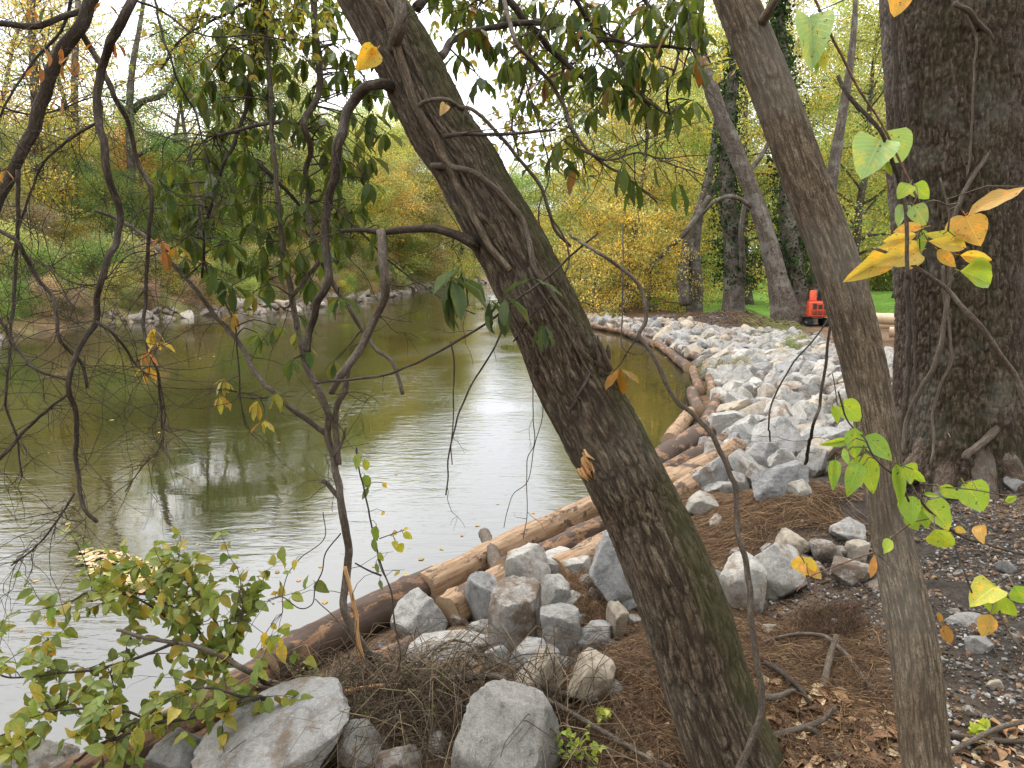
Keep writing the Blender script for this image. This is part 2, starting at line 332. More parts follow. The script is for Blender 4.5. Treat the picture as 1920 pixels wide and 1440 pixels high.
# ---------------------------------------------------------------- the lie of the land
SH_R = [(-40., -60.), (-14., -12.), (-6.5, -1.0), (-3.6, 1.5)] + [tuple(onz(x, y, 0)[:2]) for x, y in [(110, 1440), (500, 1262), (815, 1098), (1110, 950), (1232, 868), (1288, 795), (1302, 735), (1283, 690), (1235, 655), (1185, 633), (1105, 616), (1020, 578), (955, 556)]] + [(3., 78.), (14., 92.), (60., 110.), (260., 150.)]
SH_L = [(-75., -60.), (-40., -12.), (-24., 8.)] + [tuple(onz(x, y, 0)[:2]) for x, y in [(-160, 650), (0, 636), (70, 626), (250, 604), (400, 591), (480, 589), (600, 575), (700, 561), (760, 552)]] + [(-9., 66.), (-7.5, 76.), (-3., 90.), (10., 104.), (60., 125.), (260., 170.)]
_sr = np.array(SH_R); _sl = np.array(SH_L); _poly = np.concatenate([_sr, _sl[::-1]])
def _segd(x, y, S):
    best = np.full(x.shape, 1e9)
    for (ax, ay), (bx, by) in zip(S[:-1], S[1:]):
        dx, dy = bx - ax, by - ay; t = np.clip(((x - ax) * dx + (y - ay) * dy) / (dx * dx + dy * dy), 0, 1); best = np.minimum(best, np.hypot(x - ax - t * dx, y - ay - t * dy))
    return best
def shore(x, y):
    """(signed distance, positive on land; True where the nearer bank is the far left one)"""
    x = np.asarray(x, float); y = np.asarray(y, float); dr, dl = _segd(x, y, _sr), _segd(x, y, _sl); ins = np.zeros(x.shape, bool); j = len(_poly) - 1
    for i in range(len(_poly)):
        xi, yi = _poly[i]; xj, yj = _poly[j]; c = ((yi > y) != (yj > y)); ins ^= c & (x < (xj - xi) * (y - yi) / (yj - yi + 1e-12) + xi); j = i
    d = np.minimum(dr, dl); return np.where(ins, -d, d), dl < dr
MOUNDS = []
def hgt(x, y, fine=True):
    x = np.atleast_1d(np.asarray(x, float)); y = np.atleast_1d(np.asarray(y, float)); d, left = shore(x, y)
    r = np.interp(d, [-6, -3, -1, -.2, 0, .35, 1, 2, 3.3, 6, 30, 200], [-1.4, -1., -.5, -.12, -.03, .1, .3, .52, .74, .86, .95, 1.6]); k = np.interp(y, [6.5, 13, 22, 30, 60], [1., .6, .48, .48, .7]); r = np.where(r > 0, r * k, r)
    l = np.interp(d, [-6, -3, -1, 0, .8, 2.5, 8, 25, 80], [-1.4, -1., -.4, -.03, .3, .75, 1.5, 3.2, 5.]); z = np.where(left, l, r)
    on = np.clip(d / .8, 0, 1); z = z + on * (.10 * fbm(p2(x, y, .55), 3, 3) + .25 * fbm(p2(x, y, .08), 2, 5) * np.clip(d / 20, 0, 1))
    if fine: z = z + on * (.07 * fbm(p2(x, y, 2.1), 3, 11) + .03 * fbm(p2(x, y, 9.), 3, 12) * np.clip(1.3 - np.hypot(x, y) / 22, 0, 1))
    for (mx, my, mr, mh) in MOUNDS: z = z + mh * np.exp(-((x - mx) ** 2 + (y - my) ** 2) / (mr * mr)) * on
    return z
def ground(px, py):
    r = ray(px, py); t = np.concatenate([np.arange(.6, 12, .02), np.geomspace(12, 220, 400)]); X = CAMP[None] + t[:, None] * r; h = np.maximum(hgt(X[:, 0], X[:, 1]), -.02); b = np.nonzero(X[:, 2] < h)[0]
    return X[b[0]] if len(b) else X[-1]
def depth_of(p): return float((np.asarray(p) - CAMP) @ FW)
for px, py, mr, mh in [(1345, 604, 1.3, .22), (1290, 596, .8, .1), (1450, 985, .55, .16), (1560, 960, .5, .12), (1105, 1150, .3, .16), (1590, 700, 1.2, .25), (1680, 720, 1.0, .22), (880, 1330, .35, .1), (1200, 1300, .4, .1)]:
    g_ = ground(px, py); MOUNDS.append((g_[0], g_[1], mr, mh))

def build_terrain():
    th = np.concatenate([np.linspace(-52, 52, 330), np.linspace(58, 302, 46)]) * math.pi / 180; rr = np.concatenate([np.arange(.12, 8, .045), np.geomspace(8, 650, 120)])
    nt_, nr = len(th), len(rr); X = (rr[:, None] * np.sin(th)[None]).ravel(); Y = (rr[:, None] * np.cos(th)[None]).ravel(); Z = hgt(X, Y)
    d, left = shore(X, Y); n1 = fbm(p2(X, Y, .9), 4, 21); n2 = fbm(p2(X, Y, .22), 3, 22)
    soil = np.array([.15, .097, .06]); dark = np.array([.058, .049, .041]); lawn = np.array([.15, .28, .05]); lit = np.array([.2, .13, .07]); litg = np.array([.13, .12, .045]); mud = np.array([.07, .055, .035])
    def sm(a, b, v): t = np.clip((v - a) / (b - a), 0, 1); return (t * t * (3 - 2 * t))[:, None]
    C = np.tile(soil, (len(X), 1)) * (1 + .2 * n1[:, None])
    w = sm(-.1, .25, n1 + .5 * n2 + .3) * sm(.85, 1.6, X - .1 * Y) * sm(7.5, 5.2, Y) * sm(-1, .3, Y); C = C * (1 - w) + dark * w
    w = sm(.2, 1., X * 0 + (Y - 25.5) / 2.5 + n1 * .3) * sm(3.6, 5.2, d); C = C * (1 - w) + lawn * w
    w = left.astype(float)[:, None]; lc = lit * sm(-.3, .3, n2 + n1 * .4) + litg * (1 - sm(-.3, .3, n2 + n1 * .4)); C = C * (1 - w) + lc * w
    w = sm(.25, -.1, d); C = C * (1 - w) + mud * w
    V = np.stack([X, Y, Z], -1); i = np.arange(nr - 1)[:, None] * nt_; j = np.arange(nt_)[None]; j2 = (j + 1) % nt_
    Q = np.stack([i + j, i + j2, i + nt_ + j2, i + nt_ + j], -1).reshape(-1, 4)[:, ::-1]
    V = np.concatenate([V, [[0, 0, float(hgt(0., 0.)[0])]]]); T = [(nt_ * nr, (k + 1) % nt_, k) for k in range(nt_)]; C = np.concatenate([C, [soil]])
    g = Geo(); g.add(V, Q, np.array(T)[:, ::-1], C); o = link('ground', g.mesh('ground', 'soil_ground')); tag(o, kind='structure', label='brown soil banks with lawn beyond')
build_terrain()
def build_water():
    g = Geo(); s = 420.; g.add([(-s, -s, 0), (s, -s, 0), (s, s, 0), (-s, s, 0)], [(0, 1, 2, 3)]); o = link('water', g.mesh('water', 'pond_water')); tag(o, kind='structure', label='calm murky green river water')
build_water()

# ---------------------------------------------------------------- background trees
def leaf_cloud(geo, centers, per, sig, size, droop, seed, cvar=.28, warm=.25, aspect=.5):
    rg = np.random.default_rng(seed); nC = len(centers); n = nC * per
    ctr = np.repeat(np.asarray(centers), per, 0) + rg.normal(size=(n, 3)) * np.asarray(sig)
    d = rg.normal(size=(n, 3)); d[:, 2] -= droop; d /= np.linalg.norm(d, axis=1, keepdims=True); nr = rg.normal(size=(n, 3)) + np.array([0, 0, .8]); b = np.cross(d, nr); b /= np.linalg.norm(b, axis=1, keepdims=True) + 1e-9; up = np.cross(b, d)
    L = size * rg.uniform(.6, 1.35, (n, 1)); W = L * aspect
    V = np.stack([ctr, ctr + d * L * .45 + b * W * .5 + up * W * .15, ctr + d * L, ctr + d * L * .45 - b * W * .5 + up * W * .15], 1).reshape(-1, 3)
    i = np.arange(n)[:, None] * 4; T = np.concatenate([i + np.array([[0, 1, 2]]), i + np.array([[0, 2, 3]])])
    cb = np.repeat(rg.normal(1, cvar, nC).clip(.45, 1.7), per) * rg.normal(1, .18, n).clip(.5, 1.6); cw = np.repeat(rg.normal(0, warm, nC), per) + rg.normal(0, warm * .5, n)
    c = np.stack([cb * (1 + cw.clip(-.5, .9)), cb * (1 + .25 * cw.clip(-.5, .9)), cb * (1 - .5 * cw.clip(-.6, .9))], -1); geo.add(V, None, T, np.repeat(c, 4, 0))
def tree_mesh(seed, H=10., base=.22, spread=3.2, nl=26, leaves=16000, size=.15, droop=.5, lean=.0, tr=.17, clump=.42, dens=1., twig=True):
    """(wood mesh, crown mesh) of one tree standing at the origin"""
    rg = np.random.default_rng(seed); w = Geo(); cr = Geo(); cent = []
    P = [np.zeros(3)]; d = np.array([lean, 0, 1.])
    for k in range(9): d = d + np.append(rg.normal(size=2) * .07, 0); d /= np.linalg.norm(d); P.append(P[-1] + d * H * .93 / 9)
    P = smooth_path(np.array(P), .35); t = np.linspace(0, 1, len(P)); rad = tr * (1 - t) ** .8 + .015 + tr * .5 * np.exp(-t * 22); tube(w, P, rad, 10)
    for q in range(nl):
        f = base + (1 - base) * (q + rg.random()) / nl; i = int(f * (len(P) - 1)); az = q * 2.399 + rg.normal() * .4; L = spread * (1.05 - .75 * max(0, (f - .45)) ** 1.1) * rg.uniform(.6, 1.15); el = rg.uniform(.15, .75) + f * .35
        d = np.array([math.cos(az) * math.cos(el), math.sin(az) * math.cos(el), math.sin(el)]); pts = [P[i]]
        for k in range(6): d = d + rg.normal(size=3) * .14 + np.array([0, 0, -.05 - droop * .09]); d /= np.linalg.norm(d); pts.append(pts[-1] + d * L / 6)
        B = np.array(pts); tube(w, B, np.linspace(max(.012, rad[i] * .45), .008, 7), 5, cap=False)
        for k in range(2, 7):
            cent.append(B[k])
            for _ in range(2):
                d2 = d + rg.normal(size=3) * .75; d2[2] -= droop * .3; d2 /= np.linalg.norm(d2); sp = np.array([B[k], B[k] + d2 * L * .14, B[k] + d2 * L * .28 + np.array([0, 0, -.06 * droop * L])])
                if twig: tube(w, sp, [.009, .007, .004], 3, cap=False)
                cent += [sp[1], sp[2]]
    cent = np.array(cent); cent = cent[rg.random(len(cent)) < dens]; leaf_cloud(cr, cent, max(3, int(leaves / len(cent))), (clump, clump, clump * .55), size, droop, seed + 5)
    return w.mesh('trunk', 'bark_far'), cr.mesh('crown', 'leaf_far', smooth=False)
TREES = {
    'airy': tree_mesh(1, 12, .12, 3.6, 34, 30000, .115, .4, dens=.85),
    'dense': tree_mesh(2, 10, .06, 3.7, 42, 46000, .125, .5),
    'weep': tree_mesh(3, 10, .1, 3.9, 38, 46000, .11, 1.3, .05, clump=.36),
    'sparse': tree_mesh(4, 13, .2, 3.6, 36, 9000, .12, .5, dens=.6, clump=.3),
    'tall': tree_mesh(5, 15, .14, 3.8, 38, 36000, .125, .6, tr=.2),
    'bush': tree_mesh(6, 2.4, .04, 1.35, 24, 10000, .075, .3, tr=.025, clump=.22),
    'low': tree_mesh(8, 4.5, .04, 2.4, 32, 24000, .095, .7, tr=.05, clump=.28),
    'spray': tree_mesh(9, 5.2, .1, 3.0, 30, 13000, .1, 1.0, tr=.06, clump=.24),
}
def put_tree(kind, x, y, s, col, name, label, group=None, rz=None, z=None, cat='tree', wood=None):
    z = float(hgt(x, y)[0]) - .05 if z is None else z; t = thing(name, label, cat, (x, y, z), group); t.rotation_euler = (0, 0, rnd.uniform(0, 6.28) if rz is None else rz); sx = s * rnd.uniform(.9, 1.12); t.scale = (sx, sx, s)
    w = link('trunk', TREES[kind][0], t); c = link('crown', TREES[kind][1], t); c.color = tuple(col) + (1,); return t
YEL = (.58, .49, .115); YG = (.42, .42, .125); LIME = (.45, .48, .125); GRN = (.2, .27, .07); DGR = (.09, .13, .045); ORG = (.54, .34, .11); TAN = (.4, .31, .18); OLV = (.32, .31, .12); RUS = (.36, .16, .07)
def jit(c): k = rnd.uniform(.8, 1.2); return tuple(min(.9, v * k * rnd.uniform(.9, 1.1)) for v in c)
def bank(px, d):
    """place on the ground d metres ahead in the direction of a pixel column"""
    return ((px - 960) / F_PX * d, d)
LB = 'trees on the far left bank'; desc = {id(YEL): 'yellow', id(YG): 'yellow green', id(LIME): 'bright lime green', id(GRN): 'green', id(DGR): 'dark green', id(ORG): 'orange', id(TAN): 'tan brown', id(OLV): 'olive', id(RUS): 'rust red'}
def far_trees(rows, where, group, name='autumn_tree'):
    for kind, px, d, s, c in rows:
        x, y = bank(px, d); sd, _ = shore(np.array([x]), np.array([y]))
        if sd[0] < .6: continue
        put_tree(kind, x, y, s, jit(c), name, f'{"thin leaved" if kind == "sparse" else "tall" if kind == "tall" else "low" if kind in ("low", "spray") else "dense" if kind == "dense" else "airy"} {desc[id(c)]} tree {where}', group)
far_trees([('airy', 20, 36, .72, YEL), ('dense', -60, 33, .7, OLV), ('sparse', 90, 38, 1.15, YEL), ('airy', 150, 40, .7, YEL), ('dense', 215, 39, .6, GRN), ('sparse', 170, 46, 1.2, YG), ('airy', 250, 45, .8, YG), ('airy', 300, 44, .7, ORG), ('sparse', 340, 50, 1.25, YEL), ('dense', 375, 46, .66, LIME),
           ('airy', 430, 50, .85, YG), ('dense', 470, 54, .85, LIME), ('sparse', 500, 54, 1.3, YEL), ('airy', 560, 56, .85, YG), ('airy', 640, 60, 1.05, YEL), ('dense', 690, 64, 1.1, ORG), ('airy', 735, 70, 1.25, YEL), ('dense', 780, 74, 1.3, OLV), ('weep', 830, 80, 1.35, YEL), ('dense', 600, 62, .85, YG), ('low', 690, 62, .9, YEL),
           ('sparse', 30, 46, 1.4, TAN), ('sparse', 250, 58, 1.3, YEL), ('sparse', 120, 52, 1.4, YEL), ('sparse', 430, 60, 1.4, TAN), ('airy', 395, 44, 1.15, GRN), ('airy', 500, 47, 1.2, YG), ('airy', 590, 52, 1.15, YG), ('airy', 655, 58, 1.1, YG), ('low', 40, 33, .8, TAN), ('low', 130, 36, .7, YG), ('low', 330, 41, .8, GRN), ('low', 440, 45, .9, YG), ('low', 555, 52, .9, TAN), ('low', 620, 56, 1., YG), ('low', 760, 70, 1.1, YG), ('low', 90, 44, 1.1, YEL), ('low', 200, 48, 1.1, OLV), ('low', 280, 50, 1.1, YG), ('dense', 655, 66, 1.3, YG), ('dense', 715, 72, 1.35, YG), ('airy', 755, 78, 1.5, YG), ('airy', 800, 84, 1.5, GRN), ('dense', 560, 60, 1.1, LIME), ('dense', 10, 42, .75, YG), ('dense', 110, 46, .8, OLV), ('dense', 320, 55, .95, YG), ('dense', 250, 52, .9, OLV)], 'on the far left bank', LB)
far_trees([('dense', px, d, s, c) for px, d, s, c in [(-150, 50, .8, OLV), (-20, 54, .75, TAN), (60, 58, .8, YG), (140, 60, .75, YEL), (210, 63, .8, TAN), (290, 66, .8, OLV), (350, 70, .85, YEL), (420, 76, 1.1, OLV), (480, 80, 1., YG), (540, 84, 1.1, TAN), (600, 86, 1.1, OLV), (660, 90, 1.15, OLV), (720, 94, 1.1, YEL), (770, 98, 1.1, YG)]] +
          [('dense', px, d, s, c) for px, d, s, c in [(840, 106, 1.3, OLV), (890, 110, 1.3, YEL), (940, 114, 1.35, OLV), (985, 112, 1.35, YG), (1030, 106, 1.4, GRN), (1080, 98, 1.3, YG)]], 'in the woods far behind the river', 'trees in the far woods', 'woodland_tree')
# right bank: pale yellow green trees round the lawn
far_trees([('weep', 1120, 46, 1., YG), ('weep', 1205, 41, 1.1, YG), ('airy', 1290, 52, 1.3, LIME), ('dense', 1170, 62, 1.2, GRN), ('tall', 1310, 54, 1.25, YG), ('tall', 1400, 35, .95, LIME), ('tall', 1470, 54, 1.35, YG), ('tall', 1580, 33, .95, LIME), ('weep', 1640, 50, 1.3, YG), ('tall', 1680, 38, 1., YG), ('tall', 1540, 60, 1.4, OLV), ('tall', 1240, 58, 1.25, YG),
           ('dense', 1420, 72, 1.3, DGR), ('dense', 1500, 74, 1.3, GRN), ('dense', 1340, 78, 1.3, YG), ('dense', 1250, 76, 1.3, GRN), ('dense', 1690, 60, 1.2, OLV), ('dense', 1800, 56, 1.2, GRN), ('dense', 1900, 48, 1.2, YG), ('tall', 1960, 34, .95, YG), ('dense', 1600, 80, 1.3, DGR), ('dense', 2060, 46, 1.1, OLV), ('dense', 1560, 66, 1.2, GRN), ('dense', 1130, 80, 1.2, YG), ('dense', 1700, 44, .8, GRN)], 'around the lawn beyond the right bank', 'trees around the lawn')
far_trees([('airy', 1120, 40, .95, YG), ('airy', 1180, 34, .95, YG)], 'above the yellow trees at the end of the stone bank', 'pale trees above the stone bank')
far_trees([('spray', 1110, 33, .9, YEL), ('spray', 1168, 30.5, .85, YEL), ('spray', 1215, 30, .8, YEL), ('spray', 1190, 37, 1.1, YEL), ('low', 1075, 40, 1., YG), ('low', 1050, 48, 1.2, YEL), ('low', 1010, 58, 1.2, OLV), ('spray', 1150, 36, 1.1, YEL)], 'spreading over the end of the stone bank', 'low yellow trees by the stone bank', 'yellow_tree')
# shrubs along the far waterline
k = 0
for i in range(len(SH_L) - 1):
    (ax, ay), (bx, by) = SH_L[i], SH_L[i + 1]
    if ay < 8 or by > 92: continue
    L = math.hypot(bx - ax, by - ay); m_ = max(1, int(L / .95))
    for q in range(m_):
        f = (q + rnd.random()) / m_; ox = -(by - ay) / L; oy = (bx - ax) / L
        for row in (rnd.uniform(.5, 1.5), rnd.uniform(2.2, 4.6), rnd.uniform(4.6, 8.5)):
            x, y = ax + (bx - ax) * f + ox * row, ay + (by - ay) * f + oy * row
            px = 960 + x / y * F_PX
            if px < -120: continue
            c = rnd.choice([OLV, GRN, YG, OLV, TAN, YEL, OLV, TAN, GRN]); s = rnd.uniform(.45, .95) * (1.25 if row > 2 else .72)
            put_tree('bush', x, y, s, jit(c), 'shrub', f'{"low" if s < .7 else "tall"} {desc[id(c)]} shrub on the far left bank, {"nearest" if y < 30 else "middle" if y < 46 else "distant"} stretch', 'shrubs along the far left bank', cat='shrub'); k += 1
for px, d, s, c in [(1450, 70, 1.3, GRN), (1660, 48, 1.3, OLV), (1705, 46, 1.3, GRN), (1570, 68, 1.3, GRN), (1330, 72, 1.3, OLV), (1740, 40, 1.2, GRN), (1520, 72, 1.2, DGR)]:
    x, y = bank(px, d); put_tree('bush', x, y, s, jit(c), 'shrub', f'rounded {desc[id(c)]} shrub at the edge of the lawn', 'shrubs at the edge of the lawn', cat='shrub')

def added_shade_woods():  # unseen tree mass added behind the camera to deepen shade on the foreground
    rg = np.random.default_rng(3); cent = []; w = Geo(); cr = Geo()
    for x, y, H, S in [(-13, -9, 13, 4.5), (-8, -13, 15, 5), (-3.5, -8, 12, 4.2), (1.5, -11, 15, 5), (6, -7, 13, 4.5), (10, -12, 16, 5), (12, -3, 13, 4.2), (15, 4, 14, 4.2), (17, -8, 15, 5), (12.5, 9, 12, 3.2), (-1, -17, 16, 5), (8, -18, 16, 5), (-12, -19, 15, 5)]:
        z = float(hgt(x, y)[0]); tube(w, smooth_path(np.array([[x, y, z - .2], [x + .2, y + .1, z + H * .4], [x + .1, y + .3, z + H * .9]]), .5), np.linspace(.25, .06, len(smooth_path(np.array([[x, y, z - .2], [x + .2, y + .1, z + H * .4], [x + .1, y + .3, z + H * .9]]), .5))), 8)
        c = rg.normal(size=(95, 3)); c /= np.linalg.norm(c, axis=1, keepdims=True); c *= rg.random((95, 1)) ** .4; cent.append(c * np.array([S, S, H * .42]) + np.array([x, y, z + H * .6]))
    leaf_cloud(cr, np.concatenate(cent), 34, .55, .3, .5, 4); o = link('woods', cr.mesh('woods', 'leaf_far', smooth=False)); tag(o, 'mixed green and yellow woods added behind the viewer to shade the near bank', 'woods', kind='stuff'); o.color = (.2, .22, .07, 1)
    t = link('trunks', w.mesh('trunks', 'bark_far'), o); tag(t, kind='stuff')
added_shade_woods()
# trunks that stand out on both banks
def trunk_tree(name, label, pts, depth, widths, mat='bark_far', ivy=0, forks=(), group=None, leafcol=None):
    """a trunk traced by pixel column and row at its own distance, base first, with limbs and ivy where there is any"""
    P = pxpath(pts, depth); P[0][2] = float(hgt(P[0][0], P[0][1])[0]) - .1; t = thing(name, label, 'tree', tuple(P[0]), group); S = smooth_path(P, .15); w = np.interp(np.linspace(0, 1, len(S)), np.linspace(0, 1, len(widths)), widths) * mpp(depth) * .45
    g = Geo(); tube(g, S, w * (1 + .12 * fbm(S * 2, 3, 3)), 16, disp=lambda b, th, s: .12 * w.mean() * fbm(np.stack([np.cos(th) * 2.2, np.sin(th) * 2.2, s * .6], -1), 3, 9)); child('trunk', g, mat, t)
    for fp, w0, w1 in forks:
        Q = smooth_path(pxpath(fp, depth, .5, len(fp)), .2); g = Geo(); tube(g, Q, np.linspace(w0, w1, len(Q)) * mpp(depth) / 2, 8); child('limb', g, mat, t)
    if ivy:
        g = Geo(); rg = np.random.default_rng(len(pts) + ivy); j = rg.integers(int(len(S) * .12), len(S), ivy); c = S[j] + rg.normal(size=(ivy, 3)) * np.array([1, 1, .6]) * (w[j][:, None] * .75 + .05)
        leaf_cloud(g, c, 6, .09, .11, .8, 5, .3, .1, .8); o = child('ivy', g, 'leaf_far', t, kind='stuff', smooth=False); o.color = (.045, .075, .028, 1)
    return t
trunk_tree('park_tree', 'leaning grey trunk rising left above the stone bank', [(1478, 612), (1462, 540), (1445, 470), (1425, 400), (1398, 330), (1365, 250), (1335, 170), (1310, 90), (1290, -20)], 24, [62, 42, 36, 34, 33, 31, 28, 24, 20], forks=[([(1425, 400), (1380, 370), (1345, 375), (1318, 400)], 10, 5), ([(1398, 330), (1440, 270), (1460, 190)], 12, 4)])
trunk_tree('ivy_tree', 'ivy clad trunk standing on the lawn edge left of the leaning grey trunk', [(1376, 584), (1376, 520), (1372, 450), (1366, 380), (1362, 300), (1370, 180), (1385, 60), (1395, -40)], 27, [46, 40, 36, 31, 27, 22, 17, 10], ivy=1500, forks=[([(1385, 560), (1392, 500), (1390, 430), (1400, 360)], 14, 8)])
trunk_tree('ivy_tree', 'thick ivy covered trunk just left of the orange excavator', [(1492, 612), (1490, 540), (1484, 470), (1478, 380), (1480, 280), (1470, 160), (1462, 40), (1460, -60)], 24.5, [58, 48, 42, 36, 30, 24, 17, 10], ivy=1700)
trunk_tree('park_tree', 'plain grey trunk tilting right behind the orange excavator', [(1516, 606), (1528, 530), (1542, 450), (1556, 360), (1572, 260), (1590, 150), (1602, 40), (1606, -60)], 25, [40, 30, 27, 24, 19, 15, 11, 7])
trunk_tree('park_tree', 'short dark trunk on the lawn behind the yellow leaves', [(1182, 560), (1188, 535), (1196, 500), (1215, 460), (1240, 400), (1250, 330)], 40, [34, 24, 20, 15, 10, 5], 'bark_branch')
trunk_tree('park_tree', 'pair of trunks hung with yellow leaves above the dirt mound', [(1302, 575), (1304, 530), (1300, 470), (1310, 400), (1330, 330), (1342, 240), (1350, 140)], 29, [36, 30, 26, 20, 15, 10, 5], forks=[([(1286, 572), (1280, 520), (1290, 450), (1320, 390), (1350, 330)], 24, 10), ([(1210, 510), (1250, 470), (1290, 430), (1330, 370)], 8, 12)])
trunk_tree('park_tree', 'distant dark trunk on the lawn under the evergreen', [(1412, 556), (1412, 520), (1410, 480)], 52, [16, 14, 12], 'bark_branch')
trunk_tree('bank_tree', 'broad brown trunk at the left edge of the far bank', [(76, 520), (76, 420), (72, 300), (66, 180), (60, 60), (56, -60)], 37, [24, 19, 18, 17, 15, 12])
trunk_tree('bank_tree', 'straight tan trunk second from the left on the far bank', [(142, 500), (142, 380), (141, 260), (140, 140), (144, 40), (150, -40)], 39, [20, 15, 14, 14, 13, 10])
trunk_tree('bank_tree', 'forked pale trunk with a limb curving up right on the far bank', [(248, 500), (247, 400), (246, 300), (243, 210), (248, 130), (262, 50), (275, -40)], 40, [22, 18, 17, 17, 13, 10, 8], forks=[([(243, 215), (268, 190), (300, 180), (325, 150), (345, 90), (370, 30), (388, -30)], 13, 6), ([(245, 300), (290, 275), (340, 262), (370, 258)], 9, 4)])
trunk_tree('bank_tree', 'dark trunk with a broken stub among orange leaves on the far bank', [(480, 520), (482, 440), (486, 380), (480, 300), (470, 220), (474, 120), (470, 20)], 48, [22, 20, 18, 15, 12, 9, 5], 'bark_branch')
trunk_tree('bank_tree', 'slim trunk halfway along the far left bank', [(395, 520), (398, 430), (402, 330), (410, 210), (420, 100)], 46, [13, 11, 10, 9, 7])
trunk_tree('bank_tree', 'thick twin stemmed trunk far down the left bank', [(862, 505), (862, 490), (866, 465), (872, 430)], 84, [13, 11, 10, 8], 'bark_branch', forks=[([(852, 500), (848, 480), (850, 440)], 8, 5)])

# ---------------------------------------------------------------- stones
_ico = {}
def ico(sub):
    if sub not in _ico:
        bm = bmesh.new(); bmesh.ops.create_icosphere(bm, subdivisions=sub, radius=1); bm.verts.ensure_lookup_table()
        _ico[sub] = (np.array([v.co[:] for v in bm.verts]), np.array([[v.index for v in f.verts] for f in bm.faces])); bm.free()
    return _ico[sub]
def rock_shape(seed, sub, blocky=.5, p=26, rough=1.):
    rg = np.random.default_rng(seed); D, T = ico(sub); D = D / np.linalg.norm(D, axis=1, keepdims=True)
    N = []; dd = []
    if rg.random() < blocky:
        for a in range(3):
            for s in (-1, 1): v = np.zeros(3); v[a] = s; v = v + rg.normal(size=3) * .2; N.append(v / np.linalg.norm(v)); dd.append(rg.uniform(.62, .85))
        for _ in range(5): v = rg.normal(size=3); N.append(v / np.linalg.norm(v)); dd.append(rg.uniform(.78, 1.05))
    else:
        for _ in range(11): v = rg.normal(size=3); N.append(v / np.linalg.norm(v)); dd.append(rg.uniform(.55, .92))
        for a in range(3):
            for s in (-1, 1): v = np.zeros(3); v[a] = s; N.append(v); dd.append(.95)
    N = np.array(N); dd = np.array(dd); q = np.clip(D @ N.T, 0, None) / dd; r = (q ** p).sum(1) ** (-1 / p); r = np.clip(r, .3, 1.25)
    V = D * r[:, None]; V = V + D * (rough * (.055 * fbm(V * 2.6 + seed, 3, seed) + .03 * fbm(V * 8 + seed, 3, seed + 3) + (.014 * fbm(V * 22, 2, seed + 6) if sub > 4 else 0)))[:, None]
    return V, T
def rock_mesh(name, V, T, mat, sharp=28):
    g = Geo(); g.add(V, None, T); return g.mesh(name, mat, True, sharp, 'rockp')
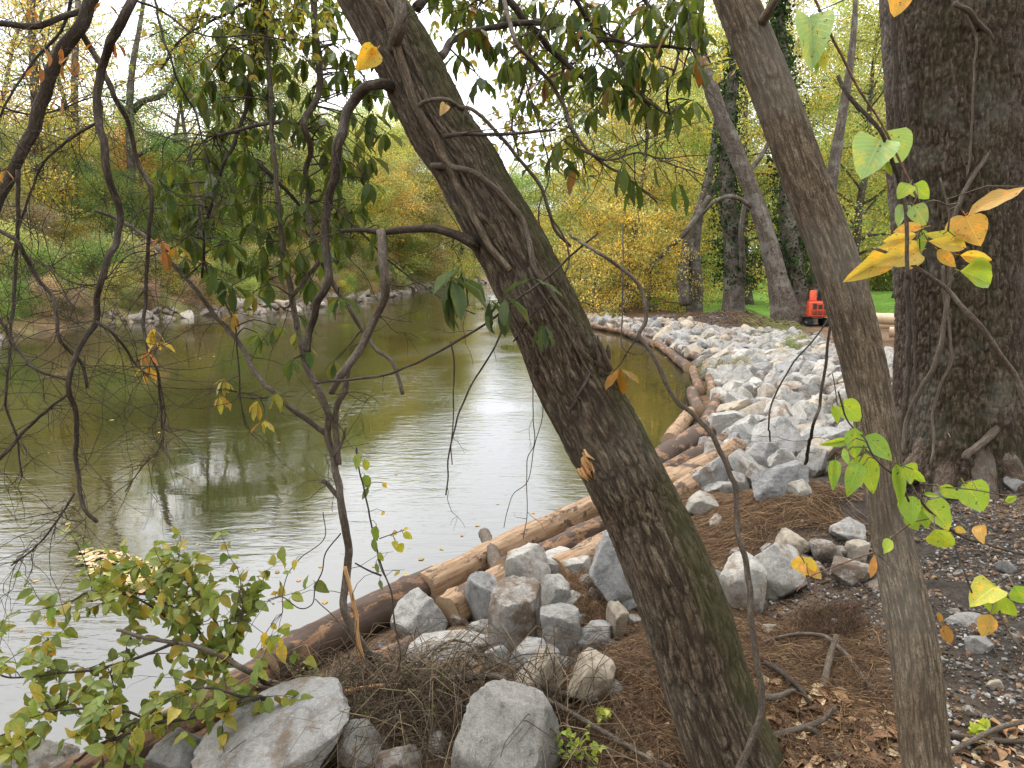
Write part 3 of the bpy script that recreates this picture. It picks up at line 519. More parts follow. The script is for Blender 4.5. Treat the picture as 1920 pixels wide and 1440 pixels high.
BOULD = [   # centre px, py, width, height in pixels, material, blocky, roll, seed, label, turn
 (512, 1396, 285, 168, 'rock_white', 0., .42, 11, 'largest white angular boulder at the bottom left over the red log', .3),
 (345, 1424, 130, 90, 'rock_white', .0, .3, 12, 'small white boulder wedged left of the largest white boulder', 0),
 (82, 1436, 150, 110, 'rock_white', .0, .1, 13, 'rounded pale boulder in the bottom left corner', 0),
 (952, 1412, 200, 200, 'rock_grey', .0, -.15, 14, 'big domed grey boulder at the bottom centre behind the twigs', .6),
 (786, 1164, 104, 92, 'rock_grey', 1., .42, 15, 'smooth grey squared block resting against the upper log', .5),
 (842, 1212, 150, 58, 'rock_white', 0., .38, 16, 'long white slanting stone below the squared grey block', 0),
 (905, 1130, 66, 95, 'rock_grey', 1., .1, 17, 'upright grey stone with a soil patch beside the broken stump', .4),
 (966, 1165, 96, 130, 'rock_soiled', 1., -.06, 18, 'tall squared boulder smeared with brown soil', .15),
 (990, 1078, 92, 100, 'rock_white', 0., .2, 19, 'pale pointed boulder against the tan log', .2),
 (1056, 1066, 110, 66, 'rock_white', 0., -.1, 20, 'bright white low stone right of the pointed boulder', .2),
 (1040, 1114, 58, 62, 'rock_grey', 1., -.2, 21, 'small dark grey block under the bright white stone', .2),
 (1152, 1064, 92, 135, 'rock_grey', 1., -.42, 22, 'tall leaning grey slab tucked behind the leaning trunk', .3),
 (1050, 1186, 72, 92, 'rock_grey', 0., .2, 23, 'grey wedge shaped stone right of the soil smeared boulder', .3),
 (1114, 1192, 70, 46, 'rock_grey', 0., .1, 24, 'half buried grey stone under the soil lump', .3),
 (1158, 1168, 38, 70, 'rock_tan', 1., -.25, 25, 'narrow tan slab standing on edge beside the soil lump', .2),
 (1006, 1240, 96, 66, 'rock_grey', 0., .2, 26, 'grey stone sitting on top of a pinkish white boulder', .3),
 (1008, 1282, 104, 90, 'rock_tan', 0., .1, 27, 'pinkish white boulder under a grey stone in the brush', .3),
 (1108, 1270, 90, 76, 'rock_tan', 0., -.2, 28, 'whitish boulder stained with soil left of the leaning trunk foot', .3),
 (1182, 1136, 36, 28, 'rock_grey', 0., 0, 29, 'little grey stone touching the leaning trunk', .3),
 (930, 1235, 50, 50, 'rock_grey', 0., 0, 30, 'bluish grey stone half buried left of the soil smeared boulder', .3),
 (1108, 1038, 60, 40, 'rock_grey', 0., 0, 57, 'flat grey stone between the logs and the leaning slab', .2),
 (1392, 1098, 88, 112, 'rock_white', 0., .5, 31, 'white stained boulder crossed by the thin vine stem', .3),
 (1462, 1074, 104, 104, 'rock_white', 0., .45, 32, 'large pale angular boulder with a grey broken face on dark gravel', .3),
 (1486, 1024, 86, 50, 'rock_tan', 0., .1, 33, 'beige boulder behind the large pale angular boulder', .3),
 (1590, 999, 62, 46, 'rock_white', 0., 0, 34, 'white rounded boulder close to the second trunk', .3),
 (1548, 1036, 54, 44, 'rock_soiled', 0., 0, 35, 'soil covered boulder between two pale boulders', .3),
 (1600, 1074, 84, 42, 'rock_soiled', 0., 0, 36, 'flat half buried boulder left of the second trunk', .3),
 (1608, 1034, 44, 32, 'rock_tan', 1., 0, 37, 'small rusty brown stone touching the second trunk', .3),
 (682, 1398, 90, 80, 'rock_grey', 0., .2, 38, 'dark grey stone under the brush right of the largest white boulder', .3),
 (748, 1428, 90, 60, 'rock_soiled', 0., .0, 39, 'grey stone at the bottom edge under the twig pile', .3),
 (1352, 942, 0, 0, '', 0, 0, 0, '', 0),
 (1316, 948, 62, 46, 'rock_white', 0., .2, 40, 'pale stone at the end of the short tan log', .3),
 (1522, 870, 60, 66, 'rock_white', 0., .2, 41, 'upright rounded boulder at the front of the stone slope', .3),
 (1462, 900, 104, 62, 'rock_grey', 0., .1, 42, 'broad grey boulder at the front edge of the stone slope', .3),
 (1356, 798, 68, 54, 'rock_grey', 0., .1, 43, 'boulder with a shadowed face beside the paired logs', .3),
 (1328, 838, 40, 42, 'rock_grey', 0., .1, 44, 'round grey stone touching the dark log', .3),
 (1374, 838, 48, 54, 'rock_grey', 0., .1, 45, 'dark grey boulder second in from the dark log', .3),
 (1432, 858, 74, 56, 'rock_grey', 0., -.3, 46, 'large tilted grey boulder in the front of the stone slope', .3),
 (1345, 918, 54, 30, 'rock_grey', 0., .0, 47, 'flat grey stone above the short tan log', .3),
 (1382, 905, 50, 40, 'rock_grey', 0., .0, 48, 'grey stone crossed by the thin stem at the slope foot', .3),
 (1500, 918, 60, 36, 'rock_white', 0., .0, 49, 'pale stone half under the brown soil lip', .3),
 (1410, 800, 56, 44, 'rock_grey', 0., .0, 50, 'squarish grey boulder above the tilted boulder', .3),
 (1810, 1166, 66, 22, 'rock_grey', 0., .1, 51, 'long flat grey stone on the dark gravel right of the second trunk', .3),
 (1838, 1208, 46, 26, 'rock_grey', 0., 0, 52, 'flat pale stone in the gravel below the long flat stone', .3),
 (1882, 1062, 36, 30, 'rock_grey', 0., 0, 53, 'grey stone on gravel below the lime leaves', .3),
 (1446, 1180, 32, 24, 'rock_tan', 0., 0, 54, 'small tan stone right of the leaning trunk foot', .3),
 (1566, 1172, 18, 20, 'rock_white', 1., 0, 55, 'tiny white stone on the root ball', .3),
 (1900, 908, 30, 24, 'rock_grey', 0., 0, 56, 'grey stone in the soil at the right edge', .3)]
BO = []
for (px, py, w, h, mat, blk, roll, seed, label, turn) in BOULD:
    if not w: continue
    gp = ground(px, min(py + h * .33, 1500)); d = depth_of(gp); c = at(px, py, d); k = mpp(d) * .5; V, T = rock_shape(seed, 5 if w > 60 else 4, blk, 46)
    Rz = np.array(Matrix.Rotation(turn * (1 if seed % 2 else -1), 3, 'Z')); e = (V.max(0) - V.min(0)) * .5; V = (V - (V.max(0) + V.min(0)) * .5) / e * np.array([w, (w + h) * .5, h]) * k; V = V @ Rz.T
    VV = V @ np.array(Matrix.Rotation(-roll, 3, 'Y')).T; e = (VV.max(0) - VV.min(0)) * .5; VV = (VV - (VV.max(0) + VV.min(0)) * .5) * np.array([w * 1.06 * k / e[0], 1., h * 1.18 * k / e[2]]); c = c - np.array([0, 0, h * .08 * k]); wx = hz = max(w, h)
    g = Geo(); g.add(VV, None, T, bark=V / (max(wx, hz) * k)); o = link('boulder', g.mesh('boulder', mat, True, 30, 'rockp'), None, tuple(c)); tag(o, label, 'boulder'); BO.append((c[0], c[1], w * k))
rg = np.random.default_rng(31); fill = [(rock_mesh('stone', *rock_shape(700 + i, 4, .4, 40), m), m) for i, m in enumerate(['rock_grey', 'rock_soiled', 'rock_white', 'rock_tan', 'rock_soiled'])]
for px, py, w in [(1075, 1130, 40), (1010, 1205, 44), (900, 1185, 46), (865, 1170, 30), (1080, 1222, 36), (1140, 1215, 28), (1060, 1250, 40), (955, 1290, 40), (1085, 1165, 30), (1120, 1120, 28), (1010, 1130, 40), (930, 1190, 34), (1190, 1165, 24), (880, 1250, 30), (1150, 1300, 34), (1040, 1322, 38), (1100, 1095, 34), (1345, 1085, 28), (1420, 1140, 30), (1530, 1075, 34), (1510, 1058, 26), (1440, 1035, 30), (1570, 1040, 24), (1640, 1100, 30), (1375, 1040, 22), (1340, 985, 26), (1800, 1080, 20), (1760, 1240, 22), (1860, 1290, 26), (1820, 1340, 20), (1900, 1200, 24), (1790, 1150, 16), (1830, 960, 18), (1880, 1140, 20), (1770, 1330, 18), (720, 1215, 26), (620, 1420, 40), (820, 1400, 36)]:
    p = ground(px, py); r = w * .55 * mpp(depth_of(p)); me, m = fill[rg.integers(5)]; o = link('boulder', me, None, (p[0], p[1], p[2] + r * .2)); o.scale = (r * rg.uniform(.95, 1.4), r * rg.uniform(.8, 1.2), r * rg.uniform(.7, 1.05)); o.rotation_euler = (rg.uniform(-.6, .6), rg.uniform(-.6, .6), rg.uniform(0, 6.28)); wh = 'wedged between the large boulders near the logs' if px < 1250 else 'beside the pale boulders on the gravel' if px < 1700 else 'lying on the dark gravel at the right'
    tag(o, f'small {"grey" if m == "rock_grey" else "whitish" if m == "rock_white" else "tan" if m == "rock_tan" else "soil stained"} stone {wh}', 'boulder', f'small stones {wh}')
# the stone slope along the right bank
variants = [(rock_mesh('stone', *rock_shape(100 + i, 4, .4, 80), m), m) for i, m in enumerate(['rock_white', 'rock_grey', 'rock_white', 'rock_tan', 'rock_white', 'rock_grey', 'rock_white', 'rock_tan', 'rock_white', 'rock_soiled', 'rock_white', 'rock_grey', 'rock_white', 'rock_white'])]
cand = []; rg = np.random.default_rng(5)
for _ in range(26000):
    y = rg.uniform(5.9, 30.5); x = rg.uniform(1.2, 9.5); cand.append((x, y))
cand = np.array(cand); dd, _l = shore(cand[:, 0], cand[:, 1]); Wd = np.interp(cand[:, 1], [5.9, 7, 9, 13, 18, 22, 27, 30], [1.5, 2.0, 2.7, 3.4, 3.6, 2.7, 1.6, .9]); ok_ = (dd > np.interp(cand[:, 1], [7, 9, 11, 13], [1., .75, .45, .36])) & (dd < Wd + .25 * fbm(p2(cand[:, 0], cand[:, 1], .9), 3, 4)); cand = cand[ok_]; Wd = Wd[ok_]; dd = dd[ok_]
placed = [(x, y, r * .8) for x, y, r in BO]; PA = np.array(placed); stones = []
grid = {}
def near(x, y, r):
    gx, gy = int(x / .5), int(y / .5)
    for i in (-1, 0, 1):
        for j in (-1, 0, 1):
            for (a, b, s) in grid.get((gx + i, gy + j), ()):
                if (a - x) ** 2 + (b - y) ** 2 < ((r + s) * .72) ** 2: return True
    return False
for a, b, s in placed: grid.setdefault((int(a / .5), int(b / .5)), []).append((a, b, s))
for lo, hi, part in [(.2, .3, .18), (.14, .22, .4), (.09, .15, .7), (.05, .09, 1.)]:
    for k in range(int(len(cand) * part)):
        x, y = cand[k]; r = rg.uniform(lo, hi) * np.interp(y, [6, 10, 14, 30], [.88, .85, .8, .82]) * np.interp(dd[k] / Wd[k], [0, .5, 1], [1.1, 1., .75])
        if not near(x, y, r): grid.setdefault((int(x / .5), int(y / .5)), []).append((x, y, r)); stones.append((x, y, r, dd[k] / Wd[k]))
zs = hgt(np.array([s[0] for s in stones]), np.array([s[1] for s in stones]))
order = sorted(range(len(stones)), key=lambda i: -stones[i][2] / (stones[i][1]))
restg = {m: Geo() for m in ('rock_white', 'rock_grey', 'rock_tan', 'rock_soiled')}; low = [rock_shape(200 + i, 3, .4, 60, 1.) for i in range(8)]
nm = {'rock_shore': 'brownish', 'rock_white': 'whitish', 'rock_grey': 'grey', 'rock_tan': 'tan', 'rock_soiled': 'soil stained'}
for q, i in enumerate(order):
    x, y, r, f = stones[i]; S = (r * rg.uniform(.9, 1.3), r * rg.uniform(.85, 1.2), r * rg.uniform(.7, 1.05)); rot = (rg.uniform(-.9, .9), rg.uniform(-.9, .9), rg.uniform(0, 6.28)); z = zs[i] + r * rg.uniform(.15, .5)
    if q < 185:
        me, m = variants[rg.integers(len(variants))]; o = link('boulder', me, None, (x, y, z)); o.scale = S; o.rotation_euler = rot
        zone = 'by the shore logs' if f < .3 else 'in the middle of the stone slope' if f < .72 else 'at the upper soil edge of the stone slope'; far = 'near' if y < 10 else 'distant' if y > 16 else 'halfway'
        sz = 'large' if r > .24 else 'small' if r < .17 else 'middling'; tag(o, f'{sz} {nm[m]} boulder {zone}, {far} part', 'boulder', f'{sz} {nm[m]} boulders {zone}, {far} part')
    else:
        m = rg.choice(['rock_white', 'rock_white', 'rock_white', 'rock_grey', 'rock_tan', 'rock_soiled']); V, T = low[rg.integers(8)]; M = np.array((Matrix.Rotation(rot[2], 3, 'Z') @ Matrix.Rotation(rot[1], 3, 'Y') @ Matrix.Rotation(rot[0], 3, 'X'))); restg[m].add((V * np.array(S)) @ M.T + np.array([x, y, z]), None, T, bark=V + rg.uniform(0, 30, 3))
for m, g in restg.items():
    if g.V: tag(link('riprap_stones', g.mesh('riprap_stones', m, True, 30, 'rockp')), f'smaller {nm[m]} stones filling the stone slope on the right bank', 'stones', kind='stuff')
# dark crushed stone behind the far end of the slope
def pebbles(name, n, region, rlo, rhi, cols, label, seed, zoff=.3, sub=1):
    rg = np.random.default_rng(seed); P = region(rg, n); z = hgt(P[:, 0], P[:, 1]); g = Geo(); sh = [rock_shape(300 + i, sub, .2, 18, .8) for i in range(6)]
    r = rlo * (rhi / rlo) ** (rg.random(len(P)) ** 1.8)
    for k in range(6):
        idx = np.arange(k, len(P), 6); V, T = sh[k]; a = rg.uniform(0, 6.28, len(idx)); ca, sa = np.cos(a), np.sin(a); sc = r[idx][:, None] * rg.uniform(.7, 1.25, (len(idx), 3))
        W = V[None] * sc[:, None, :]; X = W[..., 0] * ca[:, None] - W[..., 1] * sa[:, None]; Y = W[..., 0] * sa[:, None] + W[..., 1] * ca[:, None]
        VV = np.stack([X + P[idx, 0][:, None], Y + P[idx, 1][:, None], W[..., 2] * .8 + (z[idx] + r[idx] * zoff)[:, None]], -1).reshape(-1, 3); TT = (T[None] + (np.arange(len(idx)) * len(V))[:, None, None]).reshape(-1, 3)
        c = np.array(cols)[rg.integers(len(cols), size=len(idx))] * rg.uniform(.75, 1.25, (len(idx), 1)); g.add(VV, None, TT, np.repeat(c, len(V), 0))
    tag(link(name, g.mesh(name, 'pebble', False)), label, 'gravel', kind='stuff')
def reg_px(poly):
    """places on the land inside a pixel outline, spread evenly over the ground"""
    Pg = np.array([ground(a, b)[:2] for a, b in poly]); lo, hi = Pg.min(0), Pg.max(0)
    def f(rg, n):
        out = []
        while sum(map(len, out)) < n:
            q = lo + (hi - lo) * rg.random((n * 3, 2)); ins = np.zeros(len(q), bool); j = len(Pg) - 1
            for i in range(len(Pg)):
                c = ((Pg[i, 1] > q[:, 1]) != (Pg[j, 1] > q[:, 1])) & (q[:, 0] < (Pg[j, 0] - Pg[i, 0]) * (q[:, 1] - Pg[i, 1]) / (Pg[j, 1] - Pg[i, 1] + 1e-12) + Pg[i, 0]); ins ^= c; j = i
            q = q[ins]; q = q[fbm(p2(q[:, 0], q[:, 1], 1.3), 3, 40) > -.6]; out.append(q)
        return np.concatenate(out)[:n]
    return f
pebbles('gravel', 2600, reg_px([(1160, 600), (1290, 592), (1400, 612), (1390, 640), (1300, 632), (1180, 622)]), .03, .09, [(.13, .135, .15), (.2, .205, .22), (.09, .095, .105)], 'dark blue grey crushed stone at the far end of the slope', 1)
RG = [(1385, 1060), (1500, 1050), (1660, 960), (1930, 900), (2050, 1200), (2050, 1480), (1760, 1490), (1690, 1320), (1640, 1200), (1400, 1130)]
pebbles('gravel', 9500, reg_px(RG), .003, .014, [(.2, .2, .2), (.145, .138, .13), (.34, .33, .31), (.085, .08, .075), (.16, .13, .1), (.06, .052, .045), (.07, .06, .05)], 'loose grey gravel on dark soil at the right', 2)
pebbles('soil_crumbs', 9000, reg_px([(1230, 935), (1700, 920), (1960, 860), (2060, 1480), (1180, 1490), (860, 1330), (1080, 1130), (1180, 1180), (1300, 1150)]), .004, .02, [(.12, .076, .047), (.16, .105, .065), (.08, .055, .036), (.22, .15, .095)], 'brown soil crumbs on the near bank', 3)

# ---------------------------------------------------------------- shore logs
def log(label, a, b, r, mat, za=.1, zb=None, group=None, taper=.92, bend=.02, seed=0, sides=22, P=None, name='log'):
    A = onz(a[0], a[1], za) if len(a) == 2 else np.array(a); B = onz(b[0], b[1], za if zb is None else zb) if len(b) == 2 else np.array(b)
    t = np.linspace(0, 1, max(10, int(np.linalg.norm(B - A) / .05)))[:, None]; rg = np.random.default_rng(seed + 50); side = np.cross(B - A, [0, 0, 1.]); side /= np.linalg.norm(side); S = A * (1 - t) + B * t + side * (np.sin(t * 3.1 + seed) * bend) + np.array([0, 0, 1]) * (np.sin(t * 2.3 + seed * 2) * bend * .5)
    th_ = thing(name, label, 'log', tuple(A), group); rad = np.linspace(r, r * taper, len(S)); g = Geo()
    kn = [(rg.uniform(0, 6.28), rg.uniform(.05, 1) * np.linalg.norm(B - A), rg.uniform(.5, 1.)) for _ in range(int(3 + 5 * np.linalg.norm(B - A)))]
    def dp(bk, th, s):
        o = r * (.14 * fbm(np.stack([np.cos(th) * 1.6, np.sin(th) * 1.6, s * 2.2], -1) + seed, 3, seed) + .05 * fbm(np.stack([np.cos(th) * 6, np.sin(th) * 6, s * 2.5], -1) + seed, 3, seed + 2))
        o = o + r * .07 * np.clip(fbm(np.stack([np.cos(th) * 4, np.sin(th) * 4, s * 9], -1) + seed, 2, seed + 9), -.3, .6); pe = fbm(np.stack([np.cos(th) * 2.2, np.sin(th) * 2.2, s * 1.9], -1) + seed * 3, 4, seed + 4); o = o + r * .09 * (pe > .12)
        for kt, ks, kh in kn: da = np.abs((th - kt + np.pi) % (2 * np.pi) - np.pi) * r; o = o + .028 * kh * np.exp(-(da ** 2 + (s - ks) ** 2) / (.022 ** 2))
        return o
    tube(g, S, rad, sides, disp=dp, cap=False); ends = (g.V[0][:sides].copy(), g.V[0][-sides:].copy()); child('bark', g, mat, th_)
    T, N, Bn = frames(S)
    for i in (0, -1):
        g = Geo(); ang = np.arange(sides) / sides * 6.2832; sg = -1 if i == 0 else 1; c = S[i] + T[i] * sg * .006; ring = ends[0 if i == 0 else 1] + T[i] * sg * .001; mid = c + (ring - c) * .5 + T[i] * sg * .004
        V = np.concatenate([ring, mid, [c]]); Q = [(k, (k + 1) % sides, sides + (k + 1) % sides, sides + k) for k in range(sides)]; Tt = [(sides + k, sides + (k + 1) % sides, 2 * sides) for k in range(sides)]
        if sg < 0: Q = [q[::-1] for q in Q]; Tt = [q[::-1] for q in Tt]
        g.add(V, Q, Tt); child('end_face', g, 'log_end', th_)
    return th_
log('peeled red log running out of the bottom left corner', (95, 1492), (565, 1222), .098, 'log_red', .12, seed=1, bend=.03)
log('thinner red log lying inside the bottom left log', (330, 1475), (640, 1290), .072, 'log_red', .2, seed=2, bend=.03)
log('dark barked log in the middle of the near shore line', (500, 1258), (822, 1094), .115, 'log_dark', .13, seed=3, taper=1.02)
log('long tan stripped log touching the water, behind the leaning trunk', (800, 1112), (1240, 892), .105, 'log_tan', .15, seed=4, taper=1.05, bend=.03)
log('dark log half buried under the dark barked log', (590, 1322), (775, 1218), .1, 'log_dark', .2, seed=5)
log('short tan log with a cut end behind the squared grey block', (840, 1150), (1000, 1052), .1, 'log_tan', .26, seed=6)
log('brown log of the second row beside the long tan log', (940, 1080), (1185, 962), .1, 'log_dark', .27, seed=7)
log('tan log of the third row near the leaning grey slab', (1035, 1072), (1210, 985), .095, 'log_tan', .38, seed=8)
log('dark wet log right of the leaning trunk at the water edge', (1205, 882), (1352, 796), .135, 'log_dark', .16, seed=9, taper=1.)
log('thin dark log between the wet log and the boulders', (1235, 902), (1362, 826), .1, 'log_dark', .34, seed=10)
log('speckled tan log under the boulders at the foot of the stone slope', (1245, 922), (1378, 838), .11, 'log_tan', .46, seed=11)
log('stubby pinkish log with a rounded end by the leaning trunk', (1195, 968), (1310, 906), .14, 'log_tan', .4, seed=12, taper=.95)
log('chunk of tan log showing its round cut face', (1262, 900), (1220, 925), .11, 'log_tan', .42, seed=13)
def shore_at(y):
    for (ax, ay), (bx, by) in zip(SH_R[:-1], SH_R[1:]):
        if ay <= y <= by: return ax + (bx - ax) * (y - ay) / (by - ay)
    return None
for row, off in (('outer', .0), ('inner', .3)):
    y = 9.0 + (.7 if row == 'inner' else 0); k = 0
    while y < (28 if row == 'outer' else 20):
        L = rnd.uniform(1.7, 3.4); y2 = y + L; x1, x2 = shore_at(y), shore_at(y2)
        if x1 is None or x2 is None: break
        ang = math.atan2(x2 - x1, y2 - y); nx, ny = math.cos(ang), -math.sin(ang); o1, o2 = off + rnd.uniform(-.02, .16), off + rnd.uniform(-.02, .16); A = (x1 + nx * o1, y + ny * o1, .09 + off * .3); B = (x2 + nx * o2, y2 + ny * o2, .09 + off * .3); q = 'nearest' if k == 0 else None
        lab = f'{"waterside" if row == "outer" else "inner"} reddish tan log in the curved shore line' + (f', {q} of its row' if q else f', {["", "second", "third", "fourth", "fifth", "sixth", "seventh", "eighth", "ninth"][k + 1] if k + 1 < 9 else "late"} from the front'[:40])
        log(lab, A, B, rnd.uniform(.075, .108), rnd.choice(['log_red', 'log_tan', 'log_dark', 'log_red']), group='logs lining the right shore', seed=20 + k + (30 if off else 0), sides=16, bend=.02); y = y2 + rnd.uniform(-.1, .12); k += 1
for k, (a, b, lab) in enumerate([((1625, 596), (1790, 606), 'uppermost pale log in the stack behind the second trunk'), ((1632, 604), (1800, 618), 'middle pale log in the stack behind the second trunk'), ((1668, 622), (1800, 628), 'lowest pale log lying in front of the stack')]):
    zz = [.98, .8, .62][k]; log(lab, a, b, .13, 'log_pale', zz, group='stacked logs by the lawn', seed=70 + k, sides=12)
# support under the far stack
g_ = onz(1700, 620, .5)

# ---------------------------------------------------------------- orange mini excavator beyond the second trunk
def rbox(geo, c, s, bev=.02, taper=(1, 1), rotx=0.):
    bm = bmesh.new(); bmesh.ops.create_cube(bm, size=1); 
    for v in bm.verts:
        k = taper if v.co.z > 0 else (1, 1); v.co = Vector((v.co.x * s[0] * k[0], v.co.y * s[1] * k[1], v.co.z * s[2]))
    bmesh.ops.bevel(bm, geom=bm.edges[:], offset=bev, segments=3, affect='EDGES', profile=.6)
    M = Matrix.Translation(c) @ Matrix.Rotation(rotx, 4, 'X'); bm.transform(M); bm.verts.index_update(); bmesh.ops.triangulate(bm, faces=bm.faces[:]); geo.add([v.co[:] for v in bm.verts], None, [[v.index for v in f.verts] for f in bm.faces]); bm.free()
def excavator():
    G0 = ground(1534, 613); d = depth_of(G0); k = mpp(d) * 40 / .98      # the rear shows about 42 pixels wide
    t = thing('excavator', 'small orange excavator seen from behind, half hidden by the second trunk', 'excavator', (G0[0], G0[1], float(hgt(G0[0], G0[1])[0]))); t.scale = (k, k, k); t.rotation_euler = (0, 0, R(-10))
    def part(name, fn, mat, par=t): g = Geo(); fn(g); return link(name, g.mesh(name, mat, True, 35), par)
    for sx in (-.36, .36):
        tr = part('track', lambda g: rbox(g, (sx, .55, .17), (.24, 1.5, .32), .12), 'black_rubber')
        for q in range(10): part('track_pad', lambda g: rbox(g, (sx, -.12 + q * .148, .335), (.25, .06, .03), .006), 'black_rubber', tr)
        for q in range(4): part('roller', lambda g: rbox(g, (sx + (.13 if sx > 0 else -.13), .1 + q * .3, .14), (.04, .16, .16), .03), 'steel', tr)
    part('turntable', lambda g: rbox(g, (0, .55, .38), (.5, .5, .1), .03), 'steel')
    body = part('engine_cover', lambda g: (rbox(g, (0, .12, .78), (.98, .62, .68), .07, (1, .97))), 'orange_paint')
    part('deck', lambda g: rbox(g, (0, .65, .48), (.94, .6, .1), .03), 'orange_paint')
    for i in range(3):
        x = (-.24, .0, .22)[i]; part('grille_slot', lambda g: rbox(g, (x, -.198, .92 if i != 1 else .9), (.16, .03, .26 if i != 1 else .2), .012), 'dark_grille', body); part('grille_slot', lambda g: rbox(g, (x, -.208, .62), (.17, .03, .16), .012), 'dark_grille', body)
        for q in range(3): part('grille_bar', lambda g: rbox(g, (x - .05 + .05 * q, -.22, .63), (.012, .02, .15), .003), 'orange_paint', body)
    part('grille_frame', lambda g: (rbox(g, (0, -.215, .745), (.72, .03, .03), .008), rbox(g, (-.12, -.212, .79), (.03, .03, .5), .008), rbox(g, (.12, -.212, .79), (.03, .03, .5), .008)), 'orange_paint', body)
    part('side_vent', lambda g: rbox(g, (.47, .1, .85), (.03, .2, .2), .01), 'dark_grille', body)
    part('bonnet', lambda g: rbox(g, (0, .12, 1.135), (.88, .5, .05), .022), 'orange_paint')
    part('console', lambda g: rbox(g, (-.27, .22, 1.38), (.3, .28, .5), .05, (.95, .8), -.22), 'orange_paint')
    part('seat_base', lambda g: rbox(g, (.14, .28, 1.22), (.5, .42, .16), .03), 'black_rubber'); part('seat', lambda g: rbox(g, (.14, .14, 1.42), (.46, .12, .5), .05, (.9, .9), .12), 'black_rubber'); part('cowl', lambda g: rbox(g, (.08, .2, 1.34), (.52, .1, .1), .03), 'orange_paint')
    part('boom', lambda g: (rbox(g, (0, 1.35, 1.15), (.16, .9, .2), .03, (1, 1), .6), rbox(g, (0, 1.95, 1.35), (.14, .7, .18), .03, (1, 1), -.5)), 'orange_paint'); part('bucket', lambda g: rbox(g, (0, 2.3, .95), (.4, .3, .36), .06, (.9, .7)), 'steel')
    part('lever', lambda g: (rbox(g, (-.1, .75, .95), (.03, .03, .7), .01), rbox(g, (.1, .75, .95), (.03, .03, .7), .01)), 'black_rubber')
excavator()

# ---------------------------------------------------------------- single leaves
def leaf_geo(shape, seed=0, fold=.25, curl=.35, ns=8):
    """leaf blade of length 1 along +Y, lying in XY, from the petiole to the tip"""
    g = Geo(); t = np.linspace(0, 1, ns + 1); rg = np.random.default_rng(seed)
    if shape == 'long': w = .19 * np.sin(np.pi * t ** 1.15) ** .8
    elif shape == 'ovate': w = .36 * np.sin(np.pi * np.clip(t, 0, 1) ** .72) ** .75 * (1 - .25 * t)
    elif shape == 'round': w = .43 * np.sin(np.pi * np.clip(t, 0, 1) ** .62) ** .62 * (1 - .12 * t)
    else: w = .27 * np.sin(np.pi * t ** .85) ** .85
    w[0] = w[-1] = .004
    u = np.array([-1, -.5, 0, .5, 1]); X = w[:, None] * u; Y = np.broadcast_to(t[:, None], X.shape) * (1 - .08 * curl); Z = fold * np.abs(X) - curl * .35 * (t[:, None] ** 2) + .02 * rg.normal(size=X.shape) * (np.abs(u) > .9) + .012 * np.sin(t[:, None] * 17 + seed) * (np.abs(u) > .4)
    V = np.stack([X, Y, Z], -1).reshape(-1, 3); uv = np.stack([np.broadcast_to((u + 1) / 2, X.shape), Y], -1).reshape(-1, 2)
    Q = [(i * 5 + j, i * 5 + j + 1, i * 5 + j + 6, i * 5 + j + 5) for i in range(ns) for j in range(4)]
    g.add(V, Q, None, (1, 1, 1), V * 1.0, None, uv)
    p = np.array([[-.012, 0, 0], [.012, 0, 0], [.009, -.16, .03], [-.009, -.16, .03]]); g.add(p, [(0, 1, 2, 3)], None, (.9, .75, .6), p, None, np.full((4, 2), .3)); return g
LEAFG = {s: [leaf_geo(s, i, *fc) for i, fc in enumerate([(.25, .3), (.5, .6), (.1, .9), (.8, .4)])] for s in ('long', 'ovate', 'round', 'small')}
LEAFM = {}
def leaf_me(shape, mat, v):
    k = (shape, mat, v)
    if k not in LEAFM: g = LEAFG[shape][v]; LEAFM[k] = g.mesh('leaf', mat)
    return LEAFM[k]
def basis(d, n):
    d = d / np.linalg.norm(d); x = np.cross(d, n); x /= np.linalg.norm(x) + 1e-9; z = np.cross(x, d); return np.stack([x, d, z], 1)
class LeafSet:
    """leaves of one plant: the 300 that show largest as parts of their own, the rest as one part of kind stuff"""
    def __init__(s): s.L = []
    def add(s, shape, base, d, nrm, L, col, wide=1.): s.L.append((shape, np.asarray(base, float), np.asarray(d, float), np.asarray(nrm, float), L, col, wide))
    def build(s, parent, mat, limit=300):
        def size(l): return -l[4] * abs(l[6]) / max(.3, depth_of(l[1])) * (1 if abs((l[1] + l[2]) @ RT) < 99 else 0)
        s.L.sort(key=size); off = np.array(parent.location); g = Geo()
        for q, (shape, b, d, n, L, col, wide) in enumerate(s.L):
            Bm = basis(d, n) * L; Bm[:, 0] *= wide; v = rnd.randrange(4)
            if q < limit:
                o = link('leaf', leaf_me(shape, mat, v), parent); M = Matrix([list(Bm[i]) + [b[i] - off[i]] for i in range(3)] + [[0, 0, 0, 1]]); o.matrix_local = M; o.color = tuple(col) + (1,)
            else:
                S = LEAFG[shape][v]; g.add(np.concatenate(S.V) @ Bm.T + b - off, np.concatenate(S.Q), None, np.concatenate(S.C) * np.array(col), np.concatenate(S.B), None, np.concatenate(S.UV))
        if g.V: o = link('foliage', g.mesh('foliage', mat), parent); tag(o, kind='stuff'); o.color = (1, 1, 1, 1)
def vary(c, k=.2, w=.12):
    a = rnd.uniform(1 - k, 1 + k); h = rnd.uniform(-w, w); return (c[0] * a * (1 + h), c[1] * a, c[2] * a * (1 - h))
